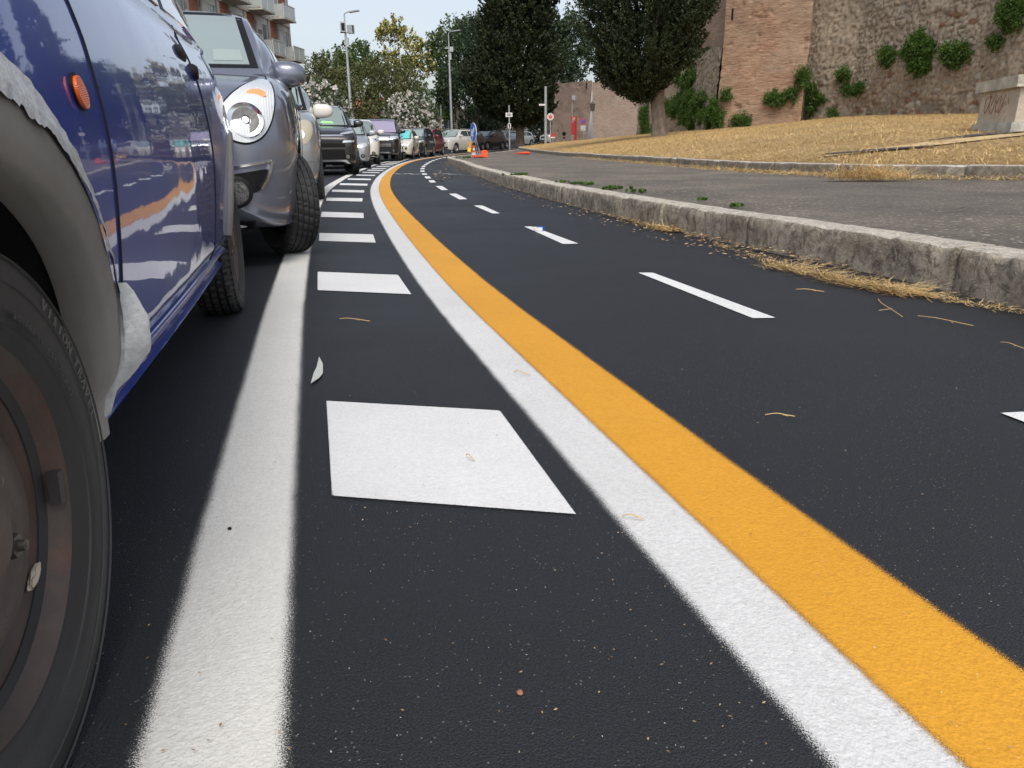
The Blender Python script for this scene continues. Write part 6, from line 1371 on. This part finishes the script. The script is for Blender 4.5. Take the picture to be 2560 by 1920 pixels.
S=spec('suv',M['p_white'],L=4.1,hw=.88,H=1.65,hood=.98,cowl=1.12,rails=(2.0,3.6),railmat=M['alloy']); S.update(hl=[(.50,.84),(.80,.90),(.85,.97),(.52,.90)],hlsm=0,plate=(0,.56,.5)); S['bits']=[('grille',[(-.46,.64),(.46,.64),(.50,.78),(-.50,.78)],'F',M['dark'],.004,0,False),('chrome_bar',[(-.48,.70),(.48,.70),(.48,.715),(-.48,.715)],'F',M['chrome'],.012,0,False),('upper_grille',[(-.44,.84),(.44,.84),(.44,.88),(-.44,.88)],'F',M['alloy'],.004,0,False),('lower_intake',[(-.6,.34),(.6,.34),(.55,.44),(-.55,.44)],'F',M['alloydk'],.004,0,False)]
park(1139,58,-26,S,'white off-roader with dark slatted grille, facing the camera after the red car')
g2='cars beyond the road works'
S=spec('hatch',M['p_dark'],H=1.55); park(1168,66,-29,S,'dark car mostly hidden between the white off-roader and the blue arrow sign',grp=g2)
S=spec('suv',M['p_black'],L=4.4,H=1.62,hw=.9,rails=(2,3.8)); park(1218,69,-29,S,'black car behind the stand of the blue arrow sign',grp=g2)
S=spec('hatch',M['p_white'],H=1.46); park(1234,82,-25,S,'light coloured car peeping out left of the grey car',grp=g2)
S=spec('sedan',M['p_grey'],H=1.60,L=4.3,cowl=1.04,hood=.88,cy=1.0,ws=1.9); S.update(glass=simple('sky_windscreen',(.16,.18,.21),.06,coat=1),hl=[(.42,.62),(.60,.60),(.80,.66),(.84,.78),(.66,.76),(.48,.70)],plate=(0,.44,.5)); S['bits']=[('grille',[(-.38,.56),(.38,.56),(.42,.73),(-.42,.73)],'F',M['alloy'],.004,0,False),('lower_intake',[(-.6,.26),(.6,.26),(.6,.36),(-.6,.36)],'F',M['dark'],.004,0,False)]
park(1266,76,-24,S,'grey car with wide chrome grille, just left of the cypress trunk',grp=g2)
S=spec('hatch',M['p_white'],H=1.5); park(1293,88,-40,S,'white car almost hidden behind the left cypress trunk',grp=g2)
S=spec('van',M['p_white'],H=1.85); park(1318,96,-62,S,'boxy white van right of the left cypress trunk, seen from its side',name='parked_van',grp=g2)
S=spec('sedan',M['p_white'],H=1.48); l=P(1352,352,78); h=R(-112); S['bits']+=[]
l=P(1358,362,82); l.z=P(1358,360,82).z; make_car('parked_car','white car right of the tall grey pole, half behind the lawn crest','car',S,l,R(-58),g2)
# ================================================================== CAMERA, LIGHT
cam=bpy.data.cameras.new('Camera'); co=bpy.data.objects.new('Camera',cam); COL.objects.link(co); cam.sensor_width=36; cam.lens=36*FPX/2560; cam.clip_start=.02; cam.clip_end=4000
co.rotation_euler=(Matrix.Rotation(pi/2-PITCH,4,'X')@Matrix.Rotation(-ROLL,4,'Z')).to_euler(); co.location=(0,0,CH); SC.camera=co
w=bpy.data.worlds.new('World'); SC.world=w; w.use_nodes=True; nt=w.node_tree; bg=nt.nodes['Background']; sky=nt.nodes.new('ShaderNodeTexSky'); sky.sky_type='NISHITA'; sky.sun_disc=False
SUN_EL,SUN_AZ=54,174      # azimuth clockwise from +Y (north): sun to the right and behind the camera
sky.sun_elevation=R(SUN_EL); sky.sun_rotation=R(SUN_AZ); sky.air_density=1.; sky.dust_density=3.; sky.ozone_density=1.0; sky.altitude=0
hs=nt.nodes.new('ShaderNodeHueSaturation'); hs.inputs['Saturation'].default_value=.5; nt.links.new(sky.outputs[0],hs.inputs['Color']); nt.links.new(hs.outputs[0],bg.inputs[0]); bg.inputs[1].default_value=.15
sl=bpy.data.lights.new('sun','SUN'); sl.energy=1.5; sl.angle=R(28); sl.color=(1,.95,.88); so=bpy.data.objects.new('sun',sl); COL.objects.link(so)
d=Vector((math.sin(R(SUN_AZ))*math.cos(R(SUN_EL)),math.cos(R(SUN_AZ))*math.cos(R(SUN_EL)),math.sin(R(SUN_EL)))); so.rotation_euler=d.to_track_quat('Z','Y').to_euler(); so.location=(0,-10,40)
SC.view_settings.view_transform='Standard'; SC.view_settings.look='None'; SC.view_settings.exposure=0.38; SC.view_settings.gamma=1
